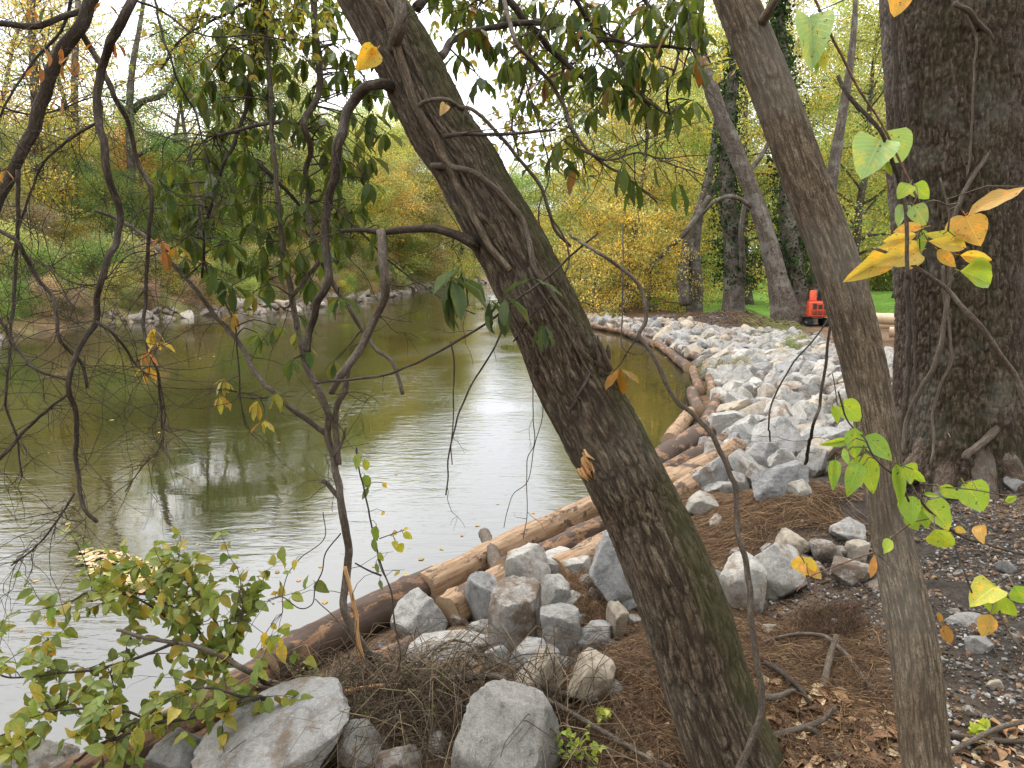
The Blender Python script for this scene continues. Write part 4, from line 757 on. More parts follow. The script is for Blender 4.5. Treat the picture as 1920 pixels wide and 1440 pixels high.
def whorl(ls, c, rg, L=.135, n=6, cols=((.05, .09, .022),), droop=1.):
    for k in range(n):
        a = k / n * 6.28 + rg.uniform(-.4, .4); dr = rg.uniform(.35, 1.35) * droop; d = np.array([math.cos(a) * math.cos(dr), math.sin(a) * math.cos(dr), -math.sin(dr)]); out = np.array([math.cos(a), math.sin(a), .0]); nrm = out * math.sin(dr) + np.array([0, 0, math.cos(dr) + .1]) + rg.normal(size=3) * .2
        ls.add('long', c + d * .012, d, nrm, L * rg.uniform(.65, 1.15), vary(cols[rg.integers(len(cols))], .25), rg.uniform(.72, 1.))
def twig_to(geo, Ps, c, rg, r=.0022):
    """a thin twig from the nearest branch point to a leaf whorl"""
    Pall = np.concatenate(Ps); dist = np.linalg.norm(Pall - c, axis=1) + .35 * np.clip(c[2] - Pall[:, 2], 0, 9); i = int(np.argmin(dist)); a = Pall[i]; m = (a + c) / 2 + rg.normal(size=3) * .12 * np.linalg.norm(a - c) + np.array([0, 0, .12 * np.linalg.norm(a - c)]); S = smooth_path(np.array([a, m, c]), .05); S = S + .012 * np.stack([fbm(S * 11 + q * 3, 2, q) for q in range(3)], -1); tube(geo, S, np.linspace(r * 1.9, r, len(S)), 5, cap=False)

# ---------------------------------------------------------------- the leaning tree in front
def furrows(scale, stretch, amp, seed, width=.17, flakes=1.):
    """interlaced furrows: narrow clefts along the zero lines of a stretched noise; gives (relief, 1 on the ridges to 0 in the clefts)"""
    def f(b, th, s):
        q = b * np.array([scale, scale, scale * stretch]); w = np.stack([fbm(q * .8 + 7, 2, seed), fbm(q * .8 + 31, 2, seed + 1), np.zeros(len(b))], -1) * .5; q = q + w
        n1 = fbm(q, 2, seed + 2); n2 = fbm(q * 1.7 + 5, 2, seed + 4); r3 = fbm(b * np.array([scale, scale, scale * .5]) * 3., 3, seed + 6); r4 = fbm(b * np.array([scale, scale, scale * .6]) * .3, 2, seed + 8)
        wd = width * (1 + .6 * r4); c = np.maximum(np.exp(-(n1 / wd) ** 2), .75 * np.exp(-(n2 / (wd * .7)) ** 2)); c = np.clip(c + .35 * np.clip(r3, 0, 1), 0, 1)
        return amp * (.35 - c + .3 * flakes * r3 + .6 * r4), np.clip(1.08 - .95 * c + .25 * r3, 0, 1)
    return f
def big_trunk(parent, pts, depth, widths, mat, sides, step, dfun, moss=None, name='trunk'):
    P = pxpath(pts, depth); S = smooth_path(P, step); idx = np.array([int(np.argmin(np.linalg.norm(S - p, axis=1))) for p in P]); w = np.interp(np.arange(len(S)), idx, widths); dep = np.array([depth_of(p) for p in S]); g = Geo(); tube(g, S, w * dep / F_PX / 2, sides, disp=dfun, mossdir=moss); child(name, g, mat, parent); return S
D1 = 2.55
t1 = thing('leaning_tree', 'thick dark mossy trunk leaning far to the left over the water', 'tree', tuple(at(1345, 1440, D1)))
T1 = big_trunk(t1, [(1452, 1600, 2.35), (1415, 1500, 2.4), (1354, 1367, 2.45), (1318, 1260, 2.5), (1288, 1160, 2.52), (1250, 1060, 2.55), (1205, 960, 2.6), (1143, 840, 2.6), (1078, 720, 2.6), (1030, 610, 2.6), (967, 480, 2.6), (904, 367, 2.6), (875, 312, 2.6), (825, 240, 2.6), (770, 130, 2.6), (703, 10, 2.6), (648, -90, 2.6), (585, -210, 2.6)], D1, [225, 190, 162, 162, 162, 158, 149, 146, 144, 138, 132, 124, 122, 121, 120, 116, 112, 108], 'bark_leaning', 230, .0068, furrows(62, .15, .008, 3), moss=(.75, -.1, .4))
BT = []
BT.append(branch(t1, 'branch', [(905, 470, 2.55), (880, 455, 2.5), (830, 434, 2.5), (775, 428), (714, 434), (676, 430), (640, 431)], 2.5, 11, 4, 'bark_branch', .03, 1))
BT.append(branch(t1, 'branch', [(740, 172, 2.6), (715, 160, 2.52), (676, 170), (655, 195), (643, 232), (638, 268), (630, 318), (614, 380), (612, 440), (616, 500), (618, 532), (597, 572), (585, 615), (577, 660)], 2.55, 11, 6.5, 'bark_branch', .05, 2, step=.02))
BT.append(branch(t1, 'branch', [(735, 90, 2.5), (742, 70, 2.42), (752, 50, 2.4), (752, 30, 2.4), (748, -10, 2.42)], 2.45, 13, 10, 'bark_grey', .0, 3))
BT.append(branch(t1, 'branch', [(716, 436, 2.5), (718, 470), (720, 515), (722, 557), (706, 592), (676, 650), (657, 682), (640, 704), (622, 735)], 2.5, 9, 7, 'bark_grey', .04, 4))
BT.append(branch(t1, 'branch', [(832, 253, 2.5), (870, 250, 2.42), (910, 252), (960, 248), (1005, 246), (1042, 243)], 2.45, 4.5, 2.5, 'bark_branch', .05, 5))
BT.append(branch(t1, 'branch', [(826, 108, 2.6), (850, 75, 2.7), (890, 58), (935, 50), (985, 45), (1040, 52), (1090, 70), (1150, 78), (1220, 86), (1290, 92)], 2.8, 8, 2.5, 'bark_branch', .12, 6))
BT.append(branch(t1, 'branch', [(780, 20, 2.65), (840, -30, 2.8), (940, -10), (1000, 60), (1060, 120), (1120, 165), (1190, 180), (1240, 210)], 2.9, 9, 2.5, 'bark_branch', .1, 7))
BT.append(branch(t1, 'branch', [(1060, -40, 2.9), (1090, 20), (1118, 60), (1150, 95), (1180, 150), (1210, 190), (1230, 225)], 3.0, 5, 2, 'bark_branch', .1, 8))
BT.append(branch(t1, 'branch', [(1180, -40, 3.), (1215, 10), (1262, 60), (1272, 110), (1250, 180), (1262, 230)], 3.0, 4, 2, 'bark_branch', .1, 9))
BT.append(branch(t1, 'branch', [(940, -30, 2.9), (955, 40), (975, 90), (1005, 120), (1040, 165), (1062, 205), (1075, 250), (1120, 300), (1170, 330), (1230, 380)], 2.8, 5, 2, 'bark_grey', .1, 10))
BT.append(branch(t1, 'branch', [(1060, 265), (1100, 285), (1150, 300), (1200, 285), (1260, 310), (1320, 330)], 2.8, 2.6, 1.2, 'bark_grey', .1, 11))
tg = Geo(); rg = np.random.default_rng(2)
for i, P in enumerate(BT[4:]): twigs(tg, P, 13, .12, .45, .0022, 30 + i)
for i, P in enumerate(BT[:4]): twigs(tg, P, 5, .08, .3, .002, 60 + i)
L1 = LeafSet(); GL = ((.075, .115, .022), (.055, .09, .018), (.1, .14, .025), (.065, .105, .022), (.13, .16, .028)); GLo = GL + GL + GL + ((.2, .1, .03),)
TOPW = [(850, 30), (880, 60), (905, 92), (868, 118), (925, 100), (960, 135), (905, 160), (985, 70), (1000, 130), (988, 182), (1018, 165), (1050, 100), (1078, 138), (1060, 55), (1100, 90), (1120, 135), (1150, 60), (1180, 110), (1200, 158), (1228, 90), (1250, 140), (1278, 60), (1300, 108), (1288, 155), (1170, 175), (1212, 196), (1240, 222), (1150, 205), (1118, 205), (1262, 196), (1305, 40), (1140, 18), (1230, 28), (870, 10), (1190, 40), (1265, 20), (1095, 30), (1010, 20), (945, 20), (1055, 150), (1095, 175), (1275, 235), (1230, 60), (1215, 130), (1320, 70), (1160, 140), (1110, 60), (1040, 30), (1285, 15), (905, 30), (830, -10)]
TOPW = TOPW + [(x + rnd.gauss(0, 20), y + rnd.gauss(0, 18)) for x, y in TOPW if rnd.random() < .5]
for q, (px, py) in enumerate(TOPW):
    c = at(px + rg.normal() * 8, py - 16 + rg.normal() * 6, rg.uniform(2.6, 3.3)); twig_to(tg, BT[5:], c, rg); whorl(L1, c, rg, .1, int(rg.integers(5, 8)), GLo, 1.05)
for px, py, n in [(1052, 262, 3), (1040, 285, 2), (1010, 300, 2), (1085, 300, 3), (1170, 305, 4), (1270, 340, 2), (1230, 300, 2), (1190, 335, 3)]:
    c = at(px, py, rg.uniform(2.6, 2.9)); twig_to(tg, BT[9:], c, rg, .0016); whorl(L1, c, rg, .12, n, GLo, 1.1)
for px, py, n, L in [(846, 520, 9, .15), (866, 505, 3, .12), (918, 560, 3, .105), (948, 555, 4, .12), (1018, 605, 5, .11), (1000, 520, 2, .1)]:
    c = at(px, py, 2.32); whorl(L1, c, rg, L, n, ((.09, .14, .06), (.075, .12, .055), (.1, .15, .055)), 1.15)
c = at(1162, 690, 2.5); whorl(L1, c, rg, .1, 6, ((.13, .2, .03), (.2, .2, .03), (.3, .17, .04)), .8)
for (bx, by, tx, ty, L) in [(706, 92, 668, 132, 0), (690, 108, 706, 88, 0)]:
    a, b = at(bx, by, 2.3), at(tx, ty, 2.28); L1.add('ovate', a, b - a, CAMP - a, np.linalg.norm(b - a), (.62, .43, .06), 1.15)
a, b = at(836, 196, 2.4), at(826, 215, 2.38); L1.add('ovate', a, b - a, CAMP - a, .05, (.45, .33, .16))
for q, (pts, n) in enumerate([([(620, -150, 2.6), (560, -60, 3.0), (470, 0, 3.6), (400, 40), (340, 75), (300, 130)], 75), ([(600, -190, 2.6), (520, -60, 3.2), (470, 30, 3.8), (430, 90), (390, 150)], 60), ([(650, -90, 2.6), (760, -90, 3.2), (850, -30, 3.8), (930, 20, 4.), (980, 45, 4.), (1020, 90, 4.)], 60), ([(650, -90, 2.6), (820, -120, 3.4), (1000, -60, 4.), (1100, 10, 4.), (1150, 80, 4.), (1160, 150, 4.)], 75), ([(1000, -60, 4.), (1000, 60, 4.), (985, 150, 4.), (960, 230, 4.), (975, 300, 4.)], 45), ([(1100, 10, 4.), (1060, 100, 4.), (1055, 200, 4.), (1085, 270, 4.), (1100, 330, 4.)], 55), ([(1000, -60, 4.), (1200, -40, 4.2), (1290, 30, 4.2), (1330, 120, 4.2)], 50)]):
    P = branch(t1, 'branch', [p if len(p) > 2 else (p[0], p[1], 3.8) for p in pts], 3.8, 5, 1.6, 'bark_branch', .0, 70 + q, 7, .04); rg2 = np.random.default_rng(90 + q)
    for _ in range(n):
        j = rg2.integers(len(P) // 4, len(P)); d = rg2.normal(size=3) + np.array([0, 0, -.2]); d /= np.linalg.norm(d); L_ = rg2.uniform(.15, .5); w = [P[j]]
        for k in range(6): d = d + rg2.normal(size=3) * .25 + np.array([0, 0, -.08]); d /= np.linalg.norm(d); w.append(w[-1] + d * L_ / 6)
        tube(tg, np.array(w), np.linspace(.0026, .001, 7), 4, cap=False)
        for k in range(1, 7):
            for sg in (-1, 1):
                if rg2.random() < .75: sd = np.cross(d, rg2.normal(size=3)); sd /= np.linalg.norm(sd); L1.add('small', w[k], d * .5 + sd * sg + np.array([0, 0, -.3]), np.array([0, -.4, .8]) + rg2.normal(size=3) * .5, rg2.uniform(.03, .052), vary(((.26, .32, .07), (.2, .27, .06), (.34, .36, .08), (.42, .36, .08))[rg2.integers(4)]), .9)
child('twigs', tg, 'bark_branch', t1, 'stuff'); L1.build(t1, 'leaf_glossy')
# wound, broken stub
g = Geo()
for q in range(22):
    a = at(1096 + rg.normal() * 8, 838 + rg.random() * 44, 2.505 + rg.normal() * .006); b = a + np.array([.02 + rg.normal() * .008, -.006 + rg.normal() * .008, -.03 - .03 * rg.random()]); tube(g, np.array([a, (a + b) / 2 + rg.normal(size=3) * .004, b]), [.005, .008, .002], 4)
child('wound', g, 'raw_wood', t1, label='torn orange wound in the bark')
g = Geo()
for q in range(16):
    a = at(1132 + rg.normal() * 7, 690 + rg.normal() * 9, 2.5); b = a + (at(1120, 656, 2.46) - at(1136, 700, 2.5)) * rg.uniform(.4, 1.25) + rg.normal(size=3) * .012; tube(g, np.array([a, (a + b) / 2 + rg.normal(size=3) * .006, b]), [.012, .009, .003], 5)
child('broken_stub', g, 'vine_bark', t1, label='splintered stub of a broken branch')

# vines climbing on the leaning trunk: they hug its near side
def hug(pts, lift=.0):
    """pixel trace laid on the near face of the leaning trunk"""
    out = []
    for px, py in pts:
        i = int(np.argmin([abs((720 - (p - CAMP) @ UP / ((p - CAMP) @ FW) * F_PX) - py) for p in T1])); dep = depth_of(T1[i]); cx = 960 + (T1[i] - CAMP)[0] / dep * F_PX; half = 66; s = min(1., abs(px - cx) / half); out.append((px, py, dep - 68 * mpp(dep) * math.sqrt(max(0, 1 - s * s)) - .018 - lift))
    return out
def vine(label, pts, depth, r0, r1, mat='vine_bark', seed=0, name='vine', tw=0, wob=.0, step=.02):
    P0 = pxpath(pts, depth); t = thing(name, label, 'vine', tuple(P0[0])); P = branch(t, 'stem', pts, depth, r0 * .8, r1 * .8, mat, wob, seed, 7, step, .08)
    if tw: g = Geo(); twigs(g, P, tw, .05, .25, .0013, seed); child('twigs', g, mat, t, 'stuff')
    return t, P
vine('thickest woody vine running down the front of the leaning trunk', hug([(700, -20), (735, 60), (757, 130), (775, 190), (800, 235), (822, 280), (845, 320), (862, 355), (880, 400), (902, 440), (930, 480), (958, 510)]), 2.5, 12, 8, 'bark_leaning', 1)
vine('vine curving across the mossy side of the leaning trunk', hug([(812, 310), (845, 314), (880, 322), (920, 350), (955, 385), (982, 420), (992, 460), (1000, 500), (1035, 550), (1075, 600), (1110, 640), (1130, 672)]), 2.5, 8, 6, 'vine_bark', 2)
vine('thin pale vine looping down the lower leaning trunk', hug([(990, 500), (1030, 570), (1062, 620), (1085, 660), (1110, 710), (1140, 740), (1170, 765), (1185, 800)]), 2.5, 2.6, 1.8, 'vine_bark', 3)
vine('dark vine crossing the leaning trunk below its broken stub', hug([(1112, 690), (1098, 720), (1078, 755), (1062, 790), (1058, 815)]), 2.5, 4.5, 3.5, 'bark_branch', 4)
vine('slender vine arching over the upper leaning trunk', hug([(785, 200), (800, 188), (837, 186), (862, 200)]) + [(885, 205, 2.5), (920, 235, 2.52), (960, 278, 2.55), (995, 325, 2.6), (1012, 352, 2.6), (1028, 395, 2.62), (1040, 432, 2.65), (1068, 462, 2.7)], 2.55, 5, 4, 'bark_grey', 5, tw=6)
vine('crooked vine tying the trunk to the twigs right of it', [(1030, 400, 2.6), (1055, 440, 2.6), (1066, 470, 2.55), (1060, 510, 2.5)] + hug([(1030, 560), (1000, 590), (960, 640)]), 2.5, 2.5, 2, 'bark_branch', 6)
vine('fine vine hanging from the upper trunk against the sky', [(1060, -20, 2.7), (1010, 60), (985, 130), (1000, 200), (1018, 260), (1030, 330), (1010, 390), (1020, 460)], 2.7, 2.2, 1.6, 'bark_branch', 7, tw=10, wob=.05)
vine('thin stem sweeping from the leaning trunk down to the ground at its right', [(1068, 440, 2.65), (1112, 467), (1157, 497), (1185, 520), (1202, 547), (1210, 585), (1207, 607), (1198, 627), (1213, 650), (1220, 662), (1235, 692), (1245, 713), (1258, 738), (1275, 762), (1293, 773), (1330, 811), (1352, 852), (1371, 893), (1380, 915), (1382, 985), (1390, 1020), (1403, 1075), (1410, 1160), (1427, 1280), (1427, 1340), (1405, 1400), (1380, 1455)], 2.25, 3.4, 8.5, 'bark_grey', 8, step=.015)
vine('side shoot leaving the thin stem beside the broken stub', [(1198, 627, 2.3), (1180, 655), (1165, 680), (1150, 695)], 2.3, 2, 1.5, 'bark_branch', 9)
vine('bare looping tendril hanging in front of the water right of the trunk', [(1168, 420, 2.5), (1168, 500), (1166, 600), (1168, 650), (1185, 662), (1203, 664), (1216, 650)], 2.4, 2, 1.5, 'bark_grey', 10)
vine('knotty dark stem rising from the stones to the second trunk', [(1510, 870, 3.2), (1520, 810), (1535, 760), (1548, 700), (1555, 640), (1562, 560)], 2.6, 5, 3, 'bark_branch', 11, tw=5)
vine('thin curved shoot above the stones', [(1445, 828, 3.2), (1442, 800), (1450, 750), (1480, 690), (1520, 640), (1560, 590), (1600, 545)], 2.7, 2.2, 1.8, 'bark_branch', 12)
vine('hanging thread of vine touching the water left of the trunk', [(975, 560, 2.6), (995, 640), (998, 720), (1002, 823), (988, 863), (988, 960), (980, 1010)], 2.6, 1.4, 1., 'bark_grey', 13, tw=3)
vine('slack thread of vine beside the hanging one', [(1015, 700, 2.6), (1018, 780), (1004, 830), (990, 900), (960, 930), (945, 990)], 2.6, 1.2, .9, 'bark_grey', 14)
vine('forked bare twig dangling over the bright water', [(945, 608, 2.5), (925, 655), (890, 710), (862, 770), (845, 840), (838, 900), (836, 930)], 2.5, 2.6, 1.8, 'bark_branch', 15, tw=3)
vine('straight bare twig dangling beside the forked one', [(846, 640, 2.5), (852, 697), (848, 800), (849, 870)], 2.5, 2.2, 1.2, 'bark_branch', 16)
vine('long springy stem crossing from the leaning trunk to the left', [(1120, 440, 2.4), (1070, 482), (1023, 525), (960, 568), (907, 607), (855, 640), (800, 673), (760, 688), (720, 702), (640, 712), (590, 718)], 2.4, 2.6, 3.2, 'bark_branch', 17, tw=6)

# ---------------------------------------------------------------- second trunk and the big tree
t2 = thing('slender_tree', 'straight grey brown trunk leaning left in front of the big tree', 'tree', tuple(at(1740, 1440, 1.75)))
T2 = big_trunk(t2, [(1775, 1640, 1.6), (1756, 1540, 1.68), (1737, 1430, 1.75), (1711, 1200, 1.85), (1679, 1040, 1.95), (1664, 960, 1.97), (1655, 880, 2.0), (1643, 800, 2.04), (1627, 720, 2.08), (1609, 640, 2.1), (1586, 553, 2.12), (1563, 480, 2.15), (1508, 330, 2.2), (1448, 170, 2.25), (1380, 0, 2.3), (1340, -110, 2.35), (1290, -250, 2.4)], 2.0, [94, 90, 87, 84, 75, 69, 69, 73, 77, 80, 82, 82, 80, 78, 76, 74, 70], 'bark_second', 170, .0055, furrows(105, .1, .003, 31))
g2 = Geo(); tube(g2, smooth_path(pxpath([(1430, 40, 2.22), (1448, 10, 2.15), (1470, -30, 2.1)], 2.2), .02), np.linspace(.016, .009, 3 if False else len(smooth_path(pxpath([(1430, 40, 2.22), (1448, 10, 2.15), (1470, -30, 2.1)], 2.2), .02))), 8); child('branch', g2, 'bark_second', t2)
gp = ground(1800, 885); DB = depth_of(gp)
t3 = thing('big_tree', 'massive old tree trunk wound with woody vines at the right edge', 'tree', tuple(gp))
def big_relief(b, th, s):
    a, c = furrows(36, .26, .017, 51)(b, th, s); return a + .05 * np.sin(th * 5 + .8) * np.exp(-s * 1.6) + .025 * np.sin(th * 3 + s * .7) + .03 * fbm(np.stack([np.cos(th) * 1.5, np.sin(th) * 1.5, s * .9], -1), 3, 8), c
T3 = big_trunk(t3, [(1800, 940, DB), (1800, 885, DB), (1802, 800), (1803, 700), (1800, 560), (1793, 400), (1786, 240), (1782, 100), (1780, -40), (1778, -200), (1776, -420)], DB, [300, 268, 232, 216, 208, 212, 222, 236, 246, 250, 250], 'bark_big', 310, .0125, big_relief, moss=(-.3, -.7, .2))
def bigvine(label, pts, r0, r1, off=.0, mat='vine_bark', seed=0):
    q = []
    for px, py in pts:
        i = int(np.argmin([abs((720 - (p - CAMP) @ UP / ((p - CAMP) @ FW) * F_PX) - py) for p in T3])); dep = depth_of(T3[i]); cx = 960 + (T3[i] - CAMP)[0] / dep * F_PX; hw = np.interp(py, [0, 400, 600, 800, 890], [122, 106, 104, 116, 135]); s = min(1, abs(px - cx) / hw); q.append((px, py, dep - hw * mpp(dep) * math.sqrt(max(0, 1 - s * s)) - .05 - off))
    return vine(label, q, DB, r0 * .72, r1 * .72, mat, seed, step=.03)
bigvine('vine winding down the middle right of the big trunk', [(1795, 0), (1812, 30), (1830, 70), (1826, 140), (1823, 220), (1820, 290), (1812, 330)], 3.5, 3.5, .01, seed=31)
bigvine('thick vine crossing low over the big trunk from upper right to lower left', [(1905, 60), (1885, 85), (1870, 150), (1864, 220), (1856, 280), (1830, 320), (1805, 370), (1790, 410), (1785, 470), (1778, 520), (1775, 580), (1765, 640), (1750, 690), (1722, 740), (1700, 790), (1692, 850)], 6, 8, .02, seed=32)
bigvine('long curved vine bulging down the right side of the big trunk', [(1790, 5), (1830, 35), (1862, 75), (1872, 110), (1878, 150), (1885, 230), (1905, 290), (1912, 350), (1910, 450), (1905, 560), (1895, 640), (1890, 700), (1895, 755), (1880, 790), (1850, 825), (1815, 850), (1808, 862)], 8, 12, .02, seed=33)
bigvine('second thick vine beside the curved vine at the right edge', [(1908, 0), (1912, 80), (1905, 180), (1908, 300), (1912, 420), (1915, 520), (1912, 640), (1900, 740), (1865, 800), (1830, 840)], 10, 9, .0, seed=34)
bigvine('knotted rope of vine on the left half of the big trunk', [(1768, 500), (1772, 560), (1780, 620), (1782, 680), (1765, 720), (1750, 770), (1752, 830), (1745, 870)], 5, 4, .02, seed=35)
bigvine('dark vine clinging to the left edge of the big trunk', [(1672, 0), (1680, 120), (1683, 260), (1690, 400), (1702, 520), (1704, 640), (1700, 740), (1690, 830)], 8, 9, .0, 'bark_branch', 36)
bigvine('thin vine strand beside the dark edge vine', [(1690, 10), (1700, 160), (1706, 300), (1712, 450), (1712, 600), (1716, 720), (1708, 850)], 4, 4, .02, 'bark_branch', 37)
g3 = Geo()
for a in range(7):
    an = -2.7 + a * .42; c0 = np.array([gp[0], gp[1], gp[2]]); p = [c0 + np.array([math.cos(an) * .32, math.sin(an) * .32, .28]), c0 + np.array([math.cos(an) * .55, math.sin(an) * .55, .06]), c0 + np.array([math.cos(an) * .85, math.sin(an) * .85, -.05])]; S = smooth_path(np.array(p), .04); tube(g3, S, np.linspace(.12, .03, len(S)), 12, disp=lambda b, th, s: .012 * fbm(b * 20, 3, 4))
child('root_flare', g3, 'bark_big', t3)

# ---------------------------------------------------------------- bare overhanging tree at the left (its trunk stands outside the frame)
t4 = thing('overhanging_tree', 'dark bare branched tree hanging down in front of the water at the left', 'tree', (-3.3, .7, float(hgt(-3.3, .7)[0])))
g4 = Geo(); S = smooth_path(np.array([[-3.3, .7, .2], [-3.2, .8, 1.5], [-3.0, 1.1, 2.8], [-2.6, 1.7, 3.7], [-2.2, 2.5, 4.15], [-1.9, 3.2, 4.2]]), .05); tube(g4, S, np.linspace(.14, .05, len(S)), 16, disp=lambda b, th, s: .008 * fbm(b * np.array([30, 30, 5]), 3, 4)); child('trunk', g4, 'bark_branch', t4); end4 = S[-1]
B4 = []
def b4(pts, r0, r1, d=3.2, wob=.12, seed=0, mat='bark_branch'): B4.append(branch(t4, 'branch', pts, d, r0 * .82, r1 * .82, mat, wob, seed, 8, .03)); return B4[-1]
b4([(150, -190, 3.3), (180, -60), (168, 10), (150, 55), (118, 92), (98, 135), (80, 187), (52, 258), (30, 310), (10, 355), (-10, 410)], 18, 11, 3.2, .0, 1)
b4([(168, 12, 3.24), (140, 22, 3.2), (100, 42, 3.12), (65, 50), (0, 45), (-60, 40)], 7, 7, 3.1, .0, 2)
b4([(150, 55), (172, 90), (190, 122), (202, 150), (218, 190), (240, 230), (254, 285), (267, 325), (282, 362), (280, 420), (277, 480), (273, 563), (267, 613), (277, 657), (297, 700), (300, 747), (303, 803)], 7, 2.6, 3.2, .05, 3)
b4([(290, -80, 3.2), (250, 0), (233, 33), (208, 83), (190, 127), (183, 207), (190, 253), (200, 313), (213, 360), (227, 400), (218, 453), (207, 480), (187, 530), (180, 553), (182, 603), (150, 650), (133, 700), (133, 733), (143, 780), (142, 863), (150, 923), (162, 960), (182, 980)], 11, 4.5, 3.0, .05, 4)
b4([(182, 603), (212, 625), (234, 650), (253, 680), (280, 702)], 4, 2.2, 3.0, .05, 5)
b4([(133, 733), (67, 787), (0, 857), (-50, 900)], 3, 5, 3.0, .05, 6)
b4([(-30, 425), (0, 432), (33, 453), (47, 480), (70, 520), (97, 553), (107, 597), (113, 630), (127, 653), (153, 680), (163, 727)], 5.5, 3.5, 3.1, .05, 7)
b4([(32, 320), (33, 400), (30, 480), (24, 560), (20, 630), (13, 713), (10, 763), (27, 813), (43, 893)], 5, 2, 3.15, .05, 8)
b4([(-30, 560), (0, 600), (43, 667), (73, 693), (127, 712)], 4, 3, 3.1, .05, 9)
b4([(285, -20), (300, 50), (320, 110), (340, 165), (367, 213), (390, 307), (400, 360)], 3, 1.8, 3.3, .08, 10)
b4([(180, 230), (123, 267), (80, 310), (47, 387), (23, 480)], 3.5, 2, 3.1, .06, 11)
b4([(142, -30), (110, 60), (60, 120), (20, 180), (-20, 260)], 4, 2, 3.4, .08, 12)
b4([(278, 480), (330, 460), (380, 420), (430, 380)], 2.2, 1.2, 3.2, .08, 13)
b4([(297, 700), (310, 780), (300, 840), (268, 872), (233, 922)], 2, 1.2, 3.2, .05, 14)
b4([(250, 0), (300, 20), (360, 60), (420, 70), (480, 65), (540, 75)], 3, 1.4, 3.2, .08, 15)
b4([(47, 480), (90, 500), (140, 530), (190, 528), (240, 480), (290, 470)], 2.2, 1.3, 3.1, .06, 16)
b4([(140, 925), (100, 985), (60, 1030), (20, 1060)], 2.4, 1.6, 3.0, .05, 17)
b4([(0, 200), (60, 215), (110, 205), (180, 180), (240, 190)], 2.2, 1.3, 3.2, .05, 18)
tg = Geo()
for i, P in enumerate(B4): twigs(tg, P, 26, .1, .6, .0019, 200 + i, -.1)
for k_, a, b in [(0, end4, B4[0][0]), (1, end4, B4[3][0])]: S = smooth_path(np.array([a, (a + b) / 2 + np.array([0, 0, .12]), b]), .05); g4 = Geo(); tube(g4, S, np.linspace(.05, .035, len(S)), 10); child('branch', g4, 'bark_branch', t4)
child('twigs', tg, 'bark_branch', t4, 'stuff')
L4 = LeafSet(); rg = np.random.default_rng(9)
for px, py, n, c in [(285, 625, 4, (.5, .37, .06)), (292, 650, 3, (.5, .4, .08)), (272, 668, 4, (.42, .22, .1)), (275, 695, 5, (.5, .33, .06)), (310, 478, 5, (.3, .14, .04)), (300, 455, 4, (.34, .16, .05)), (330, 470, 3, (.3, .2, .04)), (60, 20, 2, (.33, .17, .07)), (90, 18, 2, (.1, .14, .05)), (115, 95, 2, (.36, .18, .07)), (140, 110, 3, (.38, .2, .07)), (80, 95, 2, (.34, .16, .06)), (180, 85, 2, (.33, .15, .06)), (215, 85, 2, (.25, .1, .04)), (112, 190, 2, (.38, .2, .07)), (5, 325, 2, (.4, .2, .05)), (195, 10, 2, (.32, .15, .05)), (118, 125, 2, (.36, .17, .06)), (75, 130, 2, (.3, .14, .06))]:
    whorl(L4, at(px, py - 10, 3.1), rg, .075, n, (c,), 1.15)
L4.build(t4, 'leaf_big')

# ---------------------------------------------------------------- large leaved sapling between the leaning trunk and the bare branches
gs = ground(722, 1290); DS = depth_of(gs)
t5 = thing('sapling', 'multi stemmed sapling with whorls of long dark green leaves left of the leaning trunk', 'tree', tuple(gs))
B5 = []
def b5(pts, r0, r1, d=DS, wob=.06, seed=0, mat='bark_grey'): B5.append(branch(t5, 'stem', pts, d, r0 * .85, r1 * .85, mat, wob, seed, 9, .025)); return B5[-1]
b5([(735, 1300, DS), (712, 1250), (673, 1200), (645, 1140), (650, 1090), (655, 1040), (648, 985), (640, 935), (634, 905), (625, 855), (612, 810), (613, 763), (600, 730), (573, 680), (550, 567), (533, 480), (523, 383), (513, 283), (507, 167), (500, 60), (496, -40)], 10, 4, DS, .05, 1)
b5([(730, 1292, DS - .05), (690, 1285), (672, 1190), (660, 1120), (648, 1060)], 6, 4, DS - .06, .0, 2, 'raw_wood')
b5([(634, 870), (628, 800), (630, 760), (645, 735), (655, 690)], 6, 7, DS, .02, 3)
b5([(612, 812), (560, 777), (517, 743), (480, 697), (447, 643), (400, 590), (360, 533), (310, 480), (280, 450), (227, 413), (180, 395)], 6, 4, DS + .05, .08, 4)
b5([(757, 740), (735, 680), (705, 652), (680, 620), (655, 580), (600, 488), (585, 440), (578, 380), (573, 327), (583, 277), (573, 240), (577, 217), (597, 173), (600, 120), (590, 40), (585, -40)], 4, 8, DS + .1, .08, 5)
b5([(600, 490), (575, 522), (548, 556)], 5, 5, DS + .05, .0, 6)
b5([(570, 238), (545, 228), (520, 230), (465, 240), (407, 257)], 5, 3.5, DS + .1, .05, 7)
b5([(482, -30), (480, 20), (477, 83), (462, 200), (440, 262), (417, 317), (395, 385), (383, 433), (380, 520)], 6, 3, DS + .15, .05, 8, 'bark_branch')
b5([(640, 935), (615, 910), (605, 900)], 5, 5, DS - .03, 0, 9); b5([(625, 855), (640, 835), (650, 800)], 4, 3, DS, 0, 10)
b5([(477, 300), (510, 330), (550, 372), (566, 390)], 5, 3, DS + .2, .04, 11, 'bark_branch')
b5([(383, 450), (385, 500), (420, 560), (440, 610), (448, 680), (452, 745), (463, 800)], 2.4, 1.4, DS + .1, .05, 12, 'bark_branch')
b5([(445, 742), (480, 748), (517, 745)], 1.6, 2.2, DS + .05, .0, 13, 'bark_branch')
b5([(600, 360), (660, 420), (710, 470), (770, 520), (830, 560), (890, 590)], 2.4, 1.6, DS - .1, .06, 14, 'bark_branch')
tg = Geo(); rg = np.random.default_rng(4)
